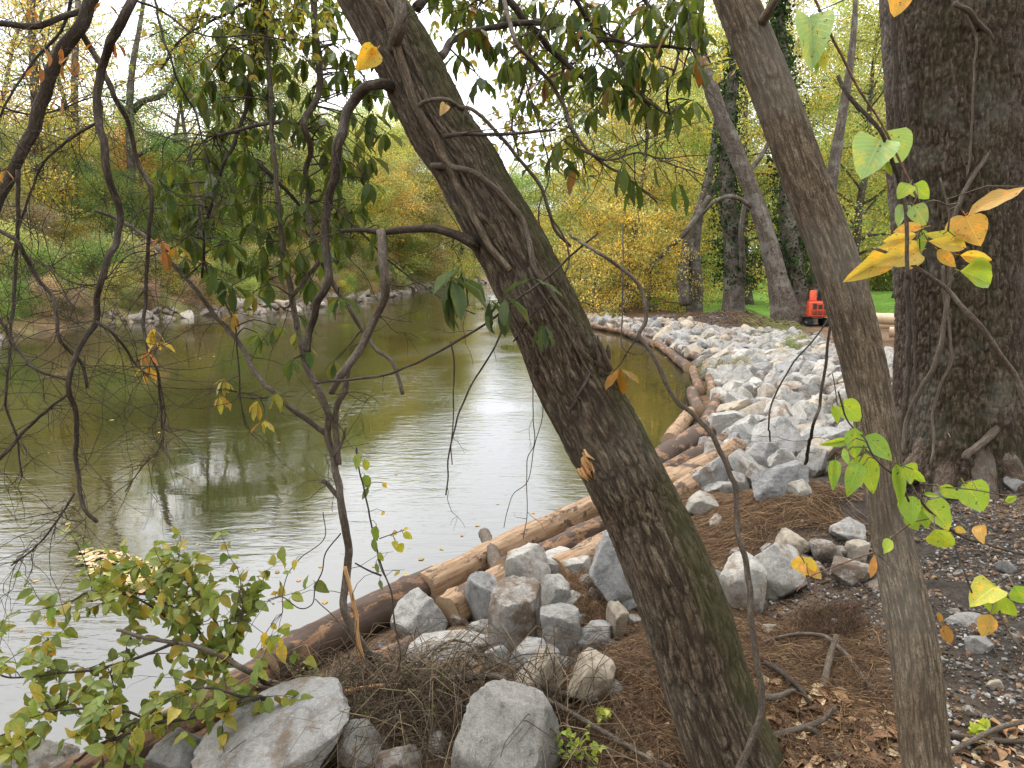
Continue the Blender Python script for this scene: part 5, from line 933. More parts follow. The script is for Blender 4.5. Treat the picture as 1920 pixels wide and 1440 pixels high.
for i, P in enumerate(B5): twigs(tg, P, 9, .12, .5, .002, 300 + i)
W5 = [(350, 160), (402, 168), (432, 182), (388, 130), (420, 118), (452, 158), (420, 210), (404, 205), (372, 190), (560, 60), (600, 90), (642, 60), (560, 120), (540, 170), (662, 220), (690, 252), (652, 330), (560, 250), (520, 280), (600, 300), (330, 330), (352, 345), (372, 398), (312, 372), (345, 420), (420, 298), (452, 330), (440, 378), (482, 342), (500, 398), (470, 440), (540, 332), (560, 400), (540, 450), (602, 420), (642, 382), (662, 418), (682, 352), (702, 478), (652, 470), (622, 500), (500, 478), (420, 470), (395, 518), (362, 470), (490, 520), (502, 545), (470, 560), (602, 545), (562, 600), (520, 620), (492, 650), (545, 700), (562, 640), (582, 665), (620, 690), (530, 752), (640, 560), (440, 90), (470, 60), (520, 40), (560, 10), (620, 10), (660, 110), (690, 170), (610, 160), (480, 190), (480, 260), (450, 250), (540, 220), (580, 200), (640, 160), (600, 230), (630, 270), (520, 90), (490, 130), (575, 340), (625, 345), (395, 340), (410, 400), (350, 500), (330, 410), (690, 310), (700, 400), (720, 440), (560, 500), (590, 470), (455, 500), (510, 440), (660, 280), (700, 220), (440, 20), (400, 60), (520, 135), (640, 110), (600, 30), (465, 300), (505, 210), (475, 400), (530, 500), (590, 380)]
L5 = LeafSet()
W5 = W5 + [(x + rnd.gauss(0, 24), y + rnd.gauss(0, 24)) for x, y in W5 if y < 520 for _k in range(2) if rnd.random() < .5]
for px, py in W5:
    c = at(px + rg.normal() * 7, py - 18 + rg.normal() * 6, DS + rg.uniform(-.15, .55)); twig_to(tg, B5[:1] + B5[3:9] + B5[10:], c, rg); n_ = int(rg.integers(5, 8)); cols = GL if py < 560 else ((.08, .13, .03), (.12, .17, .035), (.2, .2, .03)); whorl(L5, c, rg, .115 if py < 620 else .095, n_, cols, 1.15)
for px, py in [(420, 722), (412, 752), (482, 762), (496, 800), (437, 600)]: c = at(px, py - 12, DS + .1); twig_to(tg, B5[3:4] + B5[11:13], c, rg, .0014); whorl(L5, c, rg, .085, 6, ((.4, .27, .05), (.33, .3, .06), (.3, .17, .05)), 1.1)
child('twigs', tg, 'bark_branch', t5, 'stuff'); L5.build(t5, 'leaf_glossy')

# ---------------------------------------------------------------- yellow green shrub leaning over the water at the bottom left
gh = ground(560, 1300)
t6 = thing('leaning_shrub', 'yellow green leafy shrub leaning over the water at the bottom left', 'shrub', tuple(gh))
B6 = []
def b6(pts, r0, r1, d=3.1, wob=.06, seed=0, mat='bark_grey'): B6.append(branch(t6, 'stem', pts, d, r0, r1, mat, wob, seed, 7, .025)); return B6[-1]
DH = depth_of(gh)
b6([(560, 1305, DH), (530, 1292, DH), (470, 1262), (430, 1238), (380, 1216), (333, 1205), (280, 1195), (220, 1180)], 9, 3, 3.1, .0, 1)
b6([(560, 1308, DH), (480, 1310), (420, 1330), (360, 1345), (300, 1355), (250, 1372), (190, 1395), (140, 1430)], 5, 3, 2.9, .04, 2, 'bark_branch')
b6([(545, 1306, DH), (460, 1308), (400, 1290), (340, 1300), (270, 1345), (200, 1390)], 4, 2.4, 2.85, .05, 3, 'bark_branch')
b6([(430, 1238), (410, 1180), (385, 1130), (345, 1085), (320, 1050)], 3, 1.5, 3.3, .05, 4, 'bark_branch')
b6([(400, 1220), (350, 1160), (290, 1120), (230, 1110), (170, 1130)], 3, 1.5, 3.3, .05, 5, 'bark_branch')
b6([(333, 1205), (270, 1230), (200, 1250), (120, 1260), (40, 1270), (-10, 1262)], 3.4, 1.5, 3.1, .05, 6, 'bark_branch')
b6([(300, 1355), (210, 1330), (130, 1330), (60, 1345), (0, 1390)], 2.6, 1.3, 2.9, .05, 7, 'bark_branch')
b6([(430, 1238), (440, 1180), (455, 1140), (445, 1105)], 2.4, 1.3, 3.2, .05, 8, 'bark_branch')
b6([(350, 1210), (320, 1165), (250, 1120), (170, 1110), (100, 1150)], 2.6, 1.2, 3.4, .05, 9, 'bark_branch')
L6 = LeafSet(); tg = Geo(); SG = ((.2, .26, .06), (.17, .235, .055), (.25, .29, .06), (.14, .19, .05), (.21, .25, .06), (.19, .25, .06), (.36, .31, .06)); rg = np.random.default_rng(12)
for i, P in enumerate(B6[1:]):
    for _ in range(15):
        j = rg.integers(int(len(P) * .25), len(P)); d = rg.normal(size=3) * np.array([1, 1, .6]) + np.array([-.4, 0, .05]); d /= np.linalg.norm(d); L = rg.uniform(.12, .36); q = [P[j]]
        for k in range(6): d = d + rg.normal(size=3) * .2; d /= np.linalg.norm(d); q.append(q[-1] + d * L / 6)
        q = np.array(q)
        if q[:, 2].min() < .02: continue
        tube(tg, q, np.linspace(.0022, .001, 7), 4, cap=False)
        for k in range(1, 7):
            for s in (-1, 1):
                if rg.random() < .8:
                    sd = np.cross(d, rg.normal(size=3)); sd /= np.linalg.norm(sd); dl = d * .6 + sd * s + np.array([0, 0, -.55]); L6.add('ovate' if rg.random() < .8 else 'small', q[k], dl, np.array([0, -.55, .8]) + rg.normal(size=3) * .45, rg.uniform(.05, .085), vary(SG[rg.integers(len(SG))], .2), rg.uniform(.8, 1.05))
    twigs(tg, P, 4, .08, .3, .0014, 400 + i)
child('twigs', tg, 'bark_branch', t6, 'stuff'); L6.build(t6, 'leaf_big')

# ---------------------------------------------------------------- bittersweet shoots hanging in front at the right, leaf by leaf
def shoot(name, label, stems, leaves, d, seed=0):
    P0 = pxpath(stems[0][0], d); t = thing(name, label, 'vine', tuple(P0[0])); B = []
    for pts, r0, r1, m in stems: B.append(branch(t, 'stem', pts, d, r0, r1, m, .02, seed, 8, .012, .08))
    ls = LeafSet(); rg = np.random.default_rng(seed); g = Geo(); ALLB = np.concatenate(B)
    for (bx, by, tx, ty, wr, col, shp) in leaves:
        dd_ = d + rg.normal() * .03; a, b = at(bx, by, dd_), at(tx, ty, dd_ - rg.uniform(-.02, .03)); L = np.linalg.norm(b - a); view = CAMP - a; view /= np.linalg.norm(view); n = view + rg.normal(size=3) * .26 + np.array([0, 0, .2]); base_w = {'round': .86, 'ovate': .7, 'small': .54, 'long': .38}[shp]; ls.add(shp, a, b - a, n, L * 1.05, vary(col, .1, .06), wr / base_w)
        i = int(np.argmin(np.linalg.norm(ALLB - a, axis=1)))
        if np.linalg.norm(ALLB[i] - a) > .012: m_ = (ALLB[i] + a) / 2 + np.array([0, 0, .012]); tube(g, np.array([ALLB[i], m_, a]), .0011, 4, cap=False)
    if g.V: child('leaf_stalks', g, 'vine_bark', t, 'stuff')
    ls.build(t, 'leaf_big')
    return t
LG = (.33, .46, .06); LG2 = (.24, .38, .055); PG = (.34, .48, .18); YL = (.6, .45, .09); YO = (.55, .35, .1); YGL = (.5, .5, .08)
shoot('bittersweet_vine', 'upper vine shoot with pale green rounded leaves before the big trunk', [([(1523, -15), (1550, 55), (1580, 107), (1612, 165), (1640, 217), (1672, 275), (1700, 327), (1723, 382)], 2.4, 2.2, 'bark_reddish'), ([(1570, 140), (1605, 190), (1647, 243), (1672, 300), (1690, 353), (1700, 400), (1699, 475), (1702, 520)], 4.2, 3.6, 'bark_branch'), ([(1723, 382), (1750, 372), (1778, 385)], 1.4, 1.2, 'vine_bark')],
      [(1519, 32, 1524, 122, .62, PG, 'round'), (1524, 58, 1532, 132, .34, LG2, 'ovate'), (1652, 262, 1616, 330, 1.0, PG, 'round'), (1662, 245, 1692, 305, .95, PG, 'round'), (1660, 300, 1672, 330, .3, LG2, 'small'), (1706, 345, 1686, 366, .9, LG, 'round'), (1714, 345, 1740, 372, .85, LG, 'round'), (1700, 385, 1682, 420, .62, PG, 'round'), (1712, 385, 1738, 420, .8, PG, 'round'), (1542, 95, 1545, 130, .4, YGL, 'small'), (1690, -20, 1678, 30, .95, YO, 'round')], 1.25, 1)
shoot('bittersweet_vine', 'pale bare cane with a fan of yellow leaves before the big trunk', [([(1640, 470), (1680, 485), (1712, 498), (1773, 540), (1800, 570), (1833, 607), (1862, 645), (1890, 687), (1912, 735), (1940, 790)], 3, 7, 'vine_bark'), ([(1700, 520), (1702, 470), (1720, 445)], 2, 1.5, 'bark_branch'), ([(1780, 430), (1782, 390), (1765, 330)], 2, 1.6, 'vine_bark')],
      [(1735, 425, 1678, 432, .38, YO, 'long'), (1720, 440, 1660, 452, .42, YL, 'long'), (1715, 455, 1632, 470, .34, YL, 'ovate'), (1722, 470, 1650, 492, .5, YL, 'ovate'), (1668, 478, 1588, 526, .46, YL, 'ovate'), (1725, 475, 1700, 505, .7, YL, 'ovate'), (1730, 440, 1826, 445, .26, YGL, 'long'), (1740, 452, 1822, 462, .34, YL, 'long'), (1810, 405, 1838, 460, .95, YO, 'ovate'), (1808, 405, 1772, 440, .5, YO, 'small'), (1732, 430, 1722, 480, .4, LG2, 'ovate'), (1800, 478, 1862, 488, .44, YL, 'ovate'), (1800, 508, 1864, 530, .74, LG, 'round'), (1925, 350, 1820, 392, .3, YO, 'long'), (1758, 468, 1790, 500, .5, YO, 'small')], 1.3, 2)
shoot('bittersweet_vine', 'middle vine shoot with bright lime leaves in front of the second trunk', [([(1572, 735), (1585, 775), (1600, 800), (1622, 820), (1640, 860), (1680, 900), (1700, 940)], 1.5, 2., 'bark_branch'), ([(1560, 700), (1566, 735), (1572, 760)], 1., 1., 'vine_bark')],
      [(1576, 752, 1616, 790, .72, LG, 'ovate'), (1560, 760, 1572, 794, .5, LG, 'ovate'), (1583, 826, 1540, 834, .36, LG, 'ovate'), (1603, 802, 1602, 860, .6, LG2, 'ovate'), (1624, 816, 1672, 862, .62, LG2, 'ovate'), (1622, 850, 1638, 926, .5, LG, 'ovate'), (1610, 866, 1592, 930, .52, LG2, 'ovate'), (1600, 860, 1622, 880, .8, LG, 'round'), (1566, 862, 1562, 918, .4, LG2, 'ovate'), (1690, 875, 1716, 906, .85, LG2, 'ovate'), (1680, 870, 1690, 950, .3, LG2, 'ovate'), (1712, 880, 1735, 908, .5, LG, 'ovate'), (1582, 840, 1590, 870, .4, LG2, 'small'), (1614, 880, 1612, 925, .3, YGL, 'small')], 1.3, 3)
shoot('bittersweet_vine', 'lower right vine shoot with rounded lime and yellow leaves over the gravel', [([(1690, 880), (1712, 925), (1740, 960), (1790, 1000), (1850, 1020), (1930, 1040)], 2.2, 2.6, 'bark_branch'), ([(1720, 910), (1770, 915), (1830, 920), (1890, 930), (1930, 925)], 1.2, 1., 'vine_bark'), ([(1780, 1000), (1800, 1060), (1822, 1110)], 1.8, 1.5, 'bark_branch')],
      [(1762, 912, 1800, 935, .6, LG, 'ovate'), (1808, 905, 1848, 958, .95, LG, 'round'), (1882, 940, 1908, 930, .55, LG, 'ovate'), (1732, 925, 1760, 930, .3, LG2, 'small'), (1738, 940, 1784, 992, .75, LG, 'round'), (1752, 992, 1786, 1030, 1., LG, 'round'), (1712, 930, 1708, 984, .8, LG2, 'ovate'), (1728, 940, 1738, 992, .6, LG2, 'ovate'), (1700, 960, 1722, 996, .6, LG2, 'ovate'), (1838, 985, 1840, 1016, .7, YO, 'ovate'), (1790, 990, 1812, 998, .7, YL, 'ovate'), (1668, 1010, 1660, 1035, .5, LG, 'small')], 1.35, 4)
shoot('bittersweet_vine', 'bottom right vine shoot with a trio of lime leaves and one yellow leaf', [([(1950, 1250), (1910, 1210), (1885, 1170), (1868, 1130), (1866, 1100), (1890, 1080), (1940, 1070)], 3, 1.6, 'vine_bark')],
      [(1868, 1100, 1822, 1128, .85, YGL, 'round'), (1868, 1105, 1860, 1152, .8, LG, 'round'), (1880, 1112, 1895, 1158, .95, LG, 'round'), (1900, 1098, 1932, 1135, .8, LG2, 'ovate'), (1858, 1152, 1840, 1196, .7, YO, 'ovate')], 1.35, 5)
shoot('withered_shoot', 'twig with crumpled yellow leaves before the pale angular boulder', [([(1640, 1035), (1600, 1050), (1560, 1065), (1520, 1080), (1490, 1110)], 1.6, 1.1, 'bark_reddish'), ([(1500, 1040), (1510, 1060), (1515, 1085)], 1., .8, 'vine_bark')],
      [(1500, 1042, 1520, 1090, .9, YL, 'ovate'), (1512, 1060, 1542, 1085, .8, YO, 'ovate'), (1505, 1055, 1508, 1080, .5, YO, 'small'), (1640, 1040, 1634, 1082, .34, (.55, .28, .08), 'long'), (1770, 1170, 1782, 1208, .55, (.45, .24, .08), 'small'), (1765, 1150, 1760, 1165, .7, (.5, .28, .08), 'small')], 1.9, 6)
shoot('climbing_vine', 'thin vine with small curled leaves hanging beside the sapling stem', [([(668, 840), (676, 900), (690, 960), (702, 1010), (718, 1070), (735, 1120), (744, 1190), (752, 1230), (745, 1260)], 1.6, 1.6, 'bark_branch'), ([(700, 990), (712, 1060), (728, 1095)], 1., .8, 'vine_bark'), ([(715, 1080), (690, 1070), (665, 1055)], 2, 1.5, 'bark_branch'), ([(712, 1010), (740, 1000), (765, 992)], 1., .8, 'vine_bark')],
      [(672, 850, 668, 880, .5, (.25, .33, .07), 'ovate'), (682, 860, 690, 884, .5, (.3, .36, .07), 'small'), (684, 890, 692, 918, .6, (.2, .29, .06), 'ovate'), (690, 915, 680, 935, .4, (.14, .2, .06), 'small'), (706, 985, 704, 1018, .5, (.2, .3, .06), 'ovate'), (700, 1010, 704, 1035, .45, (.14, .2, .06), 'small'), (708, 1035, 720, 1055, .4, (.24, .3, .06), 'small'), (756, 1000, 774, 1010, .7, (.42, .42, .06), 'ovate'), (740, 1015, 742, 1030, .7, (.45, .43, .06), 'ovate'), (746, 1020, 758, 1038, .8, (.4, .42, .06), 'ovate'), (745, 998, 732, 1003, .6, (.5, .4, .06), 'ovate'), (756, 995, 765, 990, .6, (.5, .4, .06), 'ovate'), (705, 1055, 709, 1075, .4, (.14, .2, .06), 'small'), (718, 905, 725, 915, .8, (.62, .45, .05), 'ovate'), (722, 960, 712, 965, .6, (.6, .45, .05), 'ovate'), (712, 1088, 716, 1105, .4, (.12, .15, .05), 'small'), (750, 1070, 740, 1078, .4, (.45, .36, .06), 'small')], 2.75, 7)
shoot('climbing_vine', 'bare curling vine with a few yellow leaves above the dark barked log', [([(640, 1000), (615, 1030), (605, 1070), (590, 1100), (585, 1130), (560, 1140), (530, 1120), (505, 1125)], 1.3, 1., 'bark_branch'), ([(590, 1120), (620, 1150), (650, 1185), (690, 1250)], 1., 1., 'vine_bark'), ([(605, 960), (607, 1010), (560, 1050), (535, 1090), (530, 1150)], 1., .9, 'vine_bark')],
      [(555, 1050, 550, 1068, .6, (.45, .4, .07), 'ovate'), (530, 1075, 545, 1072, .5, (.25, .33, .06), 'small'), (530, 1130, 552, 1140, .8, (.26, .36, .06), 'ovate'), (508, 1170, 520, 1180, .7, (.42, .38, .06), 'ovate'), (500, 1185, 492, 1215, .5, (.55, .42, .06), 'ovate'), (520, 1195, 530, 1215, .6, (.4, .38, .06), 'ovate'), (505, 1200, 510, 1230, .5, (.34, .36, .06), 'ovate'), (480, 1215, 470, 1235, .7, (.3, .35, .06), 'ovate'), (450, 1210, 455, 1228, .7, (.28, .35, .06), 'ovate'), (520, 1110, 508, 1115, .6, (.4, .3, .08), 'small')], 2.95, 8)

# ---------------------------------------------------------------- sticks and brush
def stick(label, pts, r0, r1, mat='bark_grey', lift=.02, name='stick', seed=0, forks=()):
    P = []
    for p in pts: q = ground(p[0], min(p[1], 1600)).copy(); q[2] += (p[2] if len(p) > 2 else lift); P.append(q)
    P = np.array(P); dpt = depth_of(P.mean(0)); t = thing(name, label, 'stick', tuple(P[0])); S = smooth_path(P, .02); S = S + .006 * np.stack([fbm(S * 8 + q * 3, 2, q + seed) for q in range(3)], -1); g = Geo(); tube(g, S, np.linspace(r0, r1, len(S)) * mpp(dpt) * .72 * (1 + .15 * fbm(S * 12, 2, seed)), 9); child('wood', g, mat, t)
    for fp, a, b in forks:
        Q = []
        for p in fp: q = ground(p[0], min(p[1], 1600)).copy(); q[2] += (p[2] if len(p) > 2 else lift); Q.append(q)
        S = smooth_path(np.array(Q), .02); g = Geo(); tube(g, S, np.linspace(a, b, len(S)) * mpp(dpt) * .72, 8); child('side_branch', g, mat, t)
    return t
stick('grey forked branch on the leaf litter between the two trunks', [(1408, 1418, .05), (1450, 1400, .04), (1510, 1382, .04), (1545, 1372, .05), (1565, 1366, .08)], 11, 6, seed=1, forks=[([(1510, 1382, .04), (1545, 1395), (1565, 1420), (1580, 1450)], 8, 5)])
stick('pale root branch leaving the foot of the leaning trunk', [(1425, 1365, .12), (1450, 1345, .08), (1478, 1325, .06), (1490, 1320, .05)], 10, 5, seed=2)
stick('long thin stick curving over the root ball', [(1425, 1215, .02), (1460, 1207, .03), (1530, 1208, .05), (1580, 1240, .04), (1615, 1275), (1640, 1305)], 5, 6, seed=3)
stick('broken brown chunk of branch standing on the soil', [(1545, 1295, .0), (1552, 1262, .05), (1566, 1235, .1)], 10, 7, 'vine_bark', seed=4)
stick('dark broken branch end behind the stick', [(1435, 1258, .03), (1470, 1290, .05), (1500, 1315, .04), (1525, 1345)], 9, 5, 'bark_branch', seed=5)
stick('stick lying along the bottom right ground', [(1775, 1432, .03), (1830, 1410, .05), (1890, 1392, .06), (1940, 1380, .06)], 7, 6, seed=6)
stick('second pale stick crossing behind the bottom right stick', [(1770, 1385), (1830, 1395), (1890, 1402), (1950, 1400)], 6, 6, 'vine_bark', seed=7)
stick('thick stripped branch lying across the brush above the domed boulder', [(860, 1322, .1), (905, 1322, .14), (950, 1335, .14), (1000, 1352, .12), (1060, 1375, .1), (1130, 1400, .06), (1200, 1428, .03), (1260, 1452, .02)], 8, 6, seed=8)
stick('long grey branch crossing the brush from left to right', [(470, 1308, .06), (540, 1315, .09), (620, 1322, .1), (700, 1316, .1), (780, 1316, .1), (870, 1320, .12), (960, 1322, .12), (1050, 1326, .06), (1120, 1330, .03)], 10, 7, seed=9)
stick('split pale stick with raw yellow wood in the brush', [(630, 1338, .1), (690, 1336, .12), (752, 1328, .12)], 8, 4, 'raw_wood', seed=10)
stick('arched thin branch springing out of the brush', [(795, 1276, .03), (815, 1262, .12), (850, 1256, .16), (885, 1262, .14), (915, 1280, .06)], 4, 3, seed=11)
stick('grey branch beside the arched branch', [(740, 1272, .05), (800, 1276, .06), (860, 1282, .06), (910, 1292, .05), (950, 1305, .03)], 7, 5, seed=12)
stick('short broken stump leaning among the grey boulders', [(945, 1115, .05), (925, 1075, .14), (908, 1045, .2)], 20, 17, 'bark_grey', name='stump', seed=13)
tk = thing('stake', 'splintered stake of raw wood before the big tree', 'stake', tuple(at(1822, 905, DB - .35)))
for q in range(4): g = Geo(); tube(g, smooth_path(pxpath([(1822 + q * 2, 905, DB - .35), (1805 + q * 3, 868), (1778 + q * 5, 812 + q * 12, DB - .4)], DB - .36), .02), np.linspace(.013, .003, len(smooth_path(pxpath([(1822 + q * 2, 905, DB - .35), (1805 + q * 3, 868), (1778 + q * 5, 812 + q * 12, DB - .4)], DB - .36), .02))), 5); child('splinter', g, 'raw_wood', tk)
stick('dark twig arch low in the brush', [(700, 1300, .05), (760, 1330, .1), (820, 1352, .08), (880, 1352, .05)], 5, 3, 'bark_branch', seed=15)
stick('curved cane rising beside the leaning trunk base', [(1262, 1330, .02), (1278, 1370, .05), (1298, 1410, .06), (1320, 1450, .03)], 7, 6, seed=16)
def fibres(name, n, region, lo, hi, r, cols, label, seed, rise=.05, mat='fibre', curl=.35, align=None):
    rg = np.random.default_rng(seed); P = region(rg, n); z = hgt(P[:, 0], P[:, 1]); k = 5; a = rg.uniform(0, 6.28, n) if align is None else align + rg.normal(size=n) * .5; L = rg.uniform(lo, hi, n); X = P[:, 0].copy(); Y = P[:, 1].copy(); pts = []
    for s in range(k): pts.append(np.stack([X, Y, np.zeros(n)], -1)); a = a + rg.normal(size=n) * curl; X = X + np.cos(a) * L / (k - 1); Y = Y + np.sin(a) * L / (k - 1)
    pts = np.stack(pts, 1); pk = rg.uniform(0, rise, n); zz = hgt(pts[..., 0].ravel(), pts[..., 1].ravel()).reshape(n, k) + np.sin(np.linspace(.1, 3., k))[None] * pk[:, None] + .004; pts[..., 2] = zz
    T = np.gradient(pts, axis=1); T /= np.linalg.norm(T, axis=2, keepdims=True) + 1e-9; U = np.cross(T, [0, 0, 1.]); U /= np.linalg.norm(U, axis=2, keepdims=True) + 1e-9; W = np.cross(U, T); rr = (r * rg.uniform(.5, 1.4, n))[:, None, None] * np.linspace(1, .5, k)[None, :, None]
    ring = np.stack([pts + W * rr, pts + U * rr * .87 - W * rr * .5, pts - U * rr * .87 - W * rr * .5], 2); V = ring.reshape(-1, 3); i0 = (np.arange(n)[:, None, None] * k + np.arange(k - 1)[None, :, None]) * 3; j = np.arange(3)[None, None]; j2 = (j + 1) % 3
    Q = np.stack([i0 + j, i0 + j2, i0 + 3 + j2, i0 + 3 + j], -1).reshape(-1, 4); c = np.array(cols)[rg.integers(len(cols), size=n)] * rg.uniform(.7, 1.3, (n, 1)); g = Geo(); g.add(V, Q, None, np.repeat(c, k * 3, 0)); tag(link(name, g.mesh(name, mat)), label, 'roots', kind='stuff')
BR = [(.2, .125, .07), (.13, .08, .045), (.27, .175, .1), (.09, .055, .035)]
fibres('root_fibres', 5200, reg_px([(1225, 950), (1330, 928), (1480, 915), (1650, 945), (1640, 1010), (1480, 985), (1400, 1050), (1270, 1060)]), .08, .35, .0016, BR, 'brown root fibres matted on the soil lip by the stone slope', 1, .04, align=2.8)
fibres('root_fibres', 5200, reg_px([(1180, 1180), (1260, 1200), (1420, 1160), (1650, 1190), (1680, 1490), (1100, 1490), (900, 1330), (1060, 1290)]), .05, .25, .0013, BR, 'brown root fibres on the soil round the leaning trunk', 2, .04)
fibres('root_fibres', 1500, reg_px([(1050, 1085), (1150, 1085), (1170, 1180), (1080, 1180)]), .04, .15, .0013, BR, 'matted root lump between the grey boulders', 3, .07)
fibres('root_fibres', 1300, reg_px([(1500, 1160), (1600, 1150), (1610, 1200), (1510, 1210)]), .04, .14, .0012, [(.08, .05, .03), (.11, .07, .045)], 'dark root ball on the gravel', 4, .08)
fibres('brush', 900, reg_px([(560, 1300), (700, 1290), (900, 1310), (1060, 1330), (1100, 1440), (900, 1340), (850, 1440), (640, 1440), (660, 1340)]), .2, .75, .0021, [(.17, .13, .09), (.1, .075, .05), (.24, .18, .11), (.07, .05, .035)], 'tangle of bare twigs and vines in front of the domed boulder', 5, .28, curl=.5)
fibres('grass_tuft', 420, reg_px([(1485, 648), (1520, 640), (1530, 662), (1490, 668)]), .25, .6, .006, [(.13, .19, .05), (.2, .24, .07), (.3, .26, .12)], 'tuft of green grass at the top of the stone slope', 6, .25, align=2.6)
fibres('grass_tuft', 700, reg_px([(1390, 600), (1500, 600), (1500, 640), (1410, 640)]), .2, .6, .008, [(.16, .18, .06), (.22, .17, .08), (.12, .15, .05)], 'thin grass and roots on the dirt beside the stone slope', 7, .2)
fibres('dry_grass', 300, reg_px([(1335, 690), (1365, 690), (1380, 720), (1345, 715)]), .3, .8, .006, [(.3, .26, .16), (.2, .2, .08)], 'pale dry weeds by the inner shore log', 8, .3)
fibres('root_fibres', 1600, reg_px([(1250, 600), (1400, 585), (1440, 620), (1280, 632)]), .2, .6, .01, [(.1, .065, .04), (.07, .045, .03), (.15, .1, .06)], 'roots on the dirt mound below the ivy clad trunk', 9, .2)
# small green sprigs and brambles in the brush
def sprig(px, py, n, L, h, label, col, seed, shape='small', name='sprig'):
    b = ground(px, py); t = thing(name, label, 'plant', tuple(b)); rg = np.random.default_rng(seed); ls = LeafSet(); g = Geo()
    for q in range(n):
        d = np.array([rg.normal() * .6, rg.normal() * .6, 1.]); d /= np.linalg.norm(d); pts = [b.copy()]
        for k in range(6): d = d + rg.normal(size=3) * .18 + np.array([0, 0, -.05]); d /= np.linalg.norm(d); pts.append(pts[-1] + d * h * rg.uniform(.7, 1.1) / 6)
        pts = np.array(pts); tube(g, pts, np.linspace(.0025, .001, 7), 4, cap=False)
        for k in range(2, 7):
            for s in (-1, 1): sd = np.cross(d, rg.normal(size=3)); sd /= np.linalg.norm(sd); ls.add(shape, pts[k], d * .5 + sd * s, np.array([0, -.4, .9]) + rg.normal(size=3) * .3, L * rg.uniform(.7, 1.2), vary(col), 1.)
    child('stems', g, 'bark_reddish', t, 'stuff'); ls.build(t, 'leaf_big')
sprig(1100, 1440, 6, .032, .16, 'bright green sprig in the dirt right of the domed boulder', (.3, .42, .07), 1)
sprig(1128, 1352, 3, .03, .1, 'tiny pale sprig above the bright green sprig', (.42, .5, .12), 2)
sprig(690, 1310, 9, .022, .22, 'fine leaved dark green bramble in the middle of the brush', (.09, .13, .04), 3)
sprig(800, 1330, 8, .02, .2, 'fine leaved bramble just left of the domed boulder', (.1, .13, .04), 4)
sprig(590, 1300, 7, .022, .2, 'fine leaved bramble over the dark half buried log', (.12, .16, .05), 5)
sprig(660, 1420, 7, .022, .25, 'bramble at the bottom edge beside the largest white boulder', (.08, .12, .035), 6)
sprig(1850, 1385, 2, .035, .05, 'single small green leaf plant in the gravel at the bottom right', (.35, .45, .06), 7)
sprig(1572, 470 + 140, 4, .12, .5, 'yellow green weed in front of the orange excavator', (.35, .4, .06), 8)
# ---------------------------------------------------------------- fallen leaves
def litter(name, n, region, lo, hi, cols, label, seed, z=None):
    rg = np.random.default_rng(seed); P = region(rg, n); zz = hgt(P[:, 0], P[:, 1]) if z is None else np.full(n, z); g = Geo()
    for k in range(n):
        S = LEAFG['ovate' if k % 3 else 'small'][k % 4]; L = rg.uniform(lo, hi); tilt = .45 if z is None else .03; nrm = np.array([rg.normal() * tilt, rg.normal() * tilt, 1.]); a = rg.uniform(0, 6.28); B = basis(np.array([math.cos(a), math.sin(a), rg.normal() * tilt * .5]), nrm) * L
        if z is not None: B[:, 2] *= .25
        V = np.concatenate(S.V) @ B.T + np.array([P[k, 0], P[k, 1], zz[k] + L * .12]); g.add(V, np.concatenate(S.Q), None, np.array(cols[rg.integers(len(cols))]) * rg.uniform(.7, 1.25), np.concatenate(S.B), None, np.concatenate(S.UV))
    tag(link(name, g.mesh(name, 'litter')), label, 'leaves', kind='stuff')
LC = [(.26, .14, .07), (.2, .11, .06), (.34, .2, .1), (.4, .26, .14), (.14, .08, .045), (.45, .34, .2)]
litter('leaf_litter', 620, reg_px([(1425, 1290), (1560, 1300), (1690, 1330), (1700, 1500), (1380, 1500)]), .025, .07, LC, 'dry brown leaves and bark chips between the two trunks', 1)
litter('leaf_litter', 160, reg_px([(1770, 1380), (1990, 1360), (1990, 1500), (1770, 1500)]), .025, .06, LC, 'dry leaves at the bottom right edge', 2)
litter('leaf_litter', 260, reg_px([(1060, 1300), (1250, 1280), (1290, 1480), (1080, 1490)]), .015, .045, LC, 'scraps of dry leaf left of the leaning trunk foot', 3)
def regz(poly):
    Pg = np.array([onz(a, b, 0)[:2] for a, b in poly]); lo, hi = Pg.min(0), Pg.max(0)
    def f(rg, n):
        out = []
        while len(out) < n:
            q = lo + (hi - lo) * rg.random(2); ins = False; j = len(Pg) - 1
            for i in range(len(Pg)):
                if ((Pg[i, 1] > q[1]) != (Pg[j, 1] > q[1])) and (q[0] < (Pg[j, 0] - Pg[i, 0]) * (q[1] - Pg[i, 1]) / (Pg[j, 1] - Pg[i, 1] + 1e-12) + Pg[i, 0]): ins = not ins
                j = i
            if ins: out.append(q)
        return np.array(out)
    return f
litter('floating_leaves', 330, regz([(140, 1030), (210, 1035), (330, 1075), (330, 1120), (250, 1105), (170, 1075)]), .04, .08, [(.5, .34, .2), (.42, .24, .12), (.55, .42, .28), (.4, .34, .1), (.24, .25, .06)], 'raft of fallen leaves floating beyond the leaning shrub', 4, .004)
rg = np.random.default_rng(77)
FL = [(370, 1020), (480, 995), (600, 1060), (560, 1085), (785, 1050), (810, 1060), (825, 1028), (868, 1005), (718, 912), (745, 890), (640, 1115), (670, 1130), (520, 1070), (890, 985), (930, 945), (1000, 960), (1045, 955), (610, 1125), (350, 680), (375, 672), (400, 668), (365, 666), (212, 788), (300, 810), (130, 980), (700, 1060), (760, 1080), (830, 1110), (1262, 705), (1245, 670), (1180, 760), (1200, 785), (1150, 730), (590, 745), (640, 770), (520, 830), (90, 850), (60, 1090), (40, 1180)]
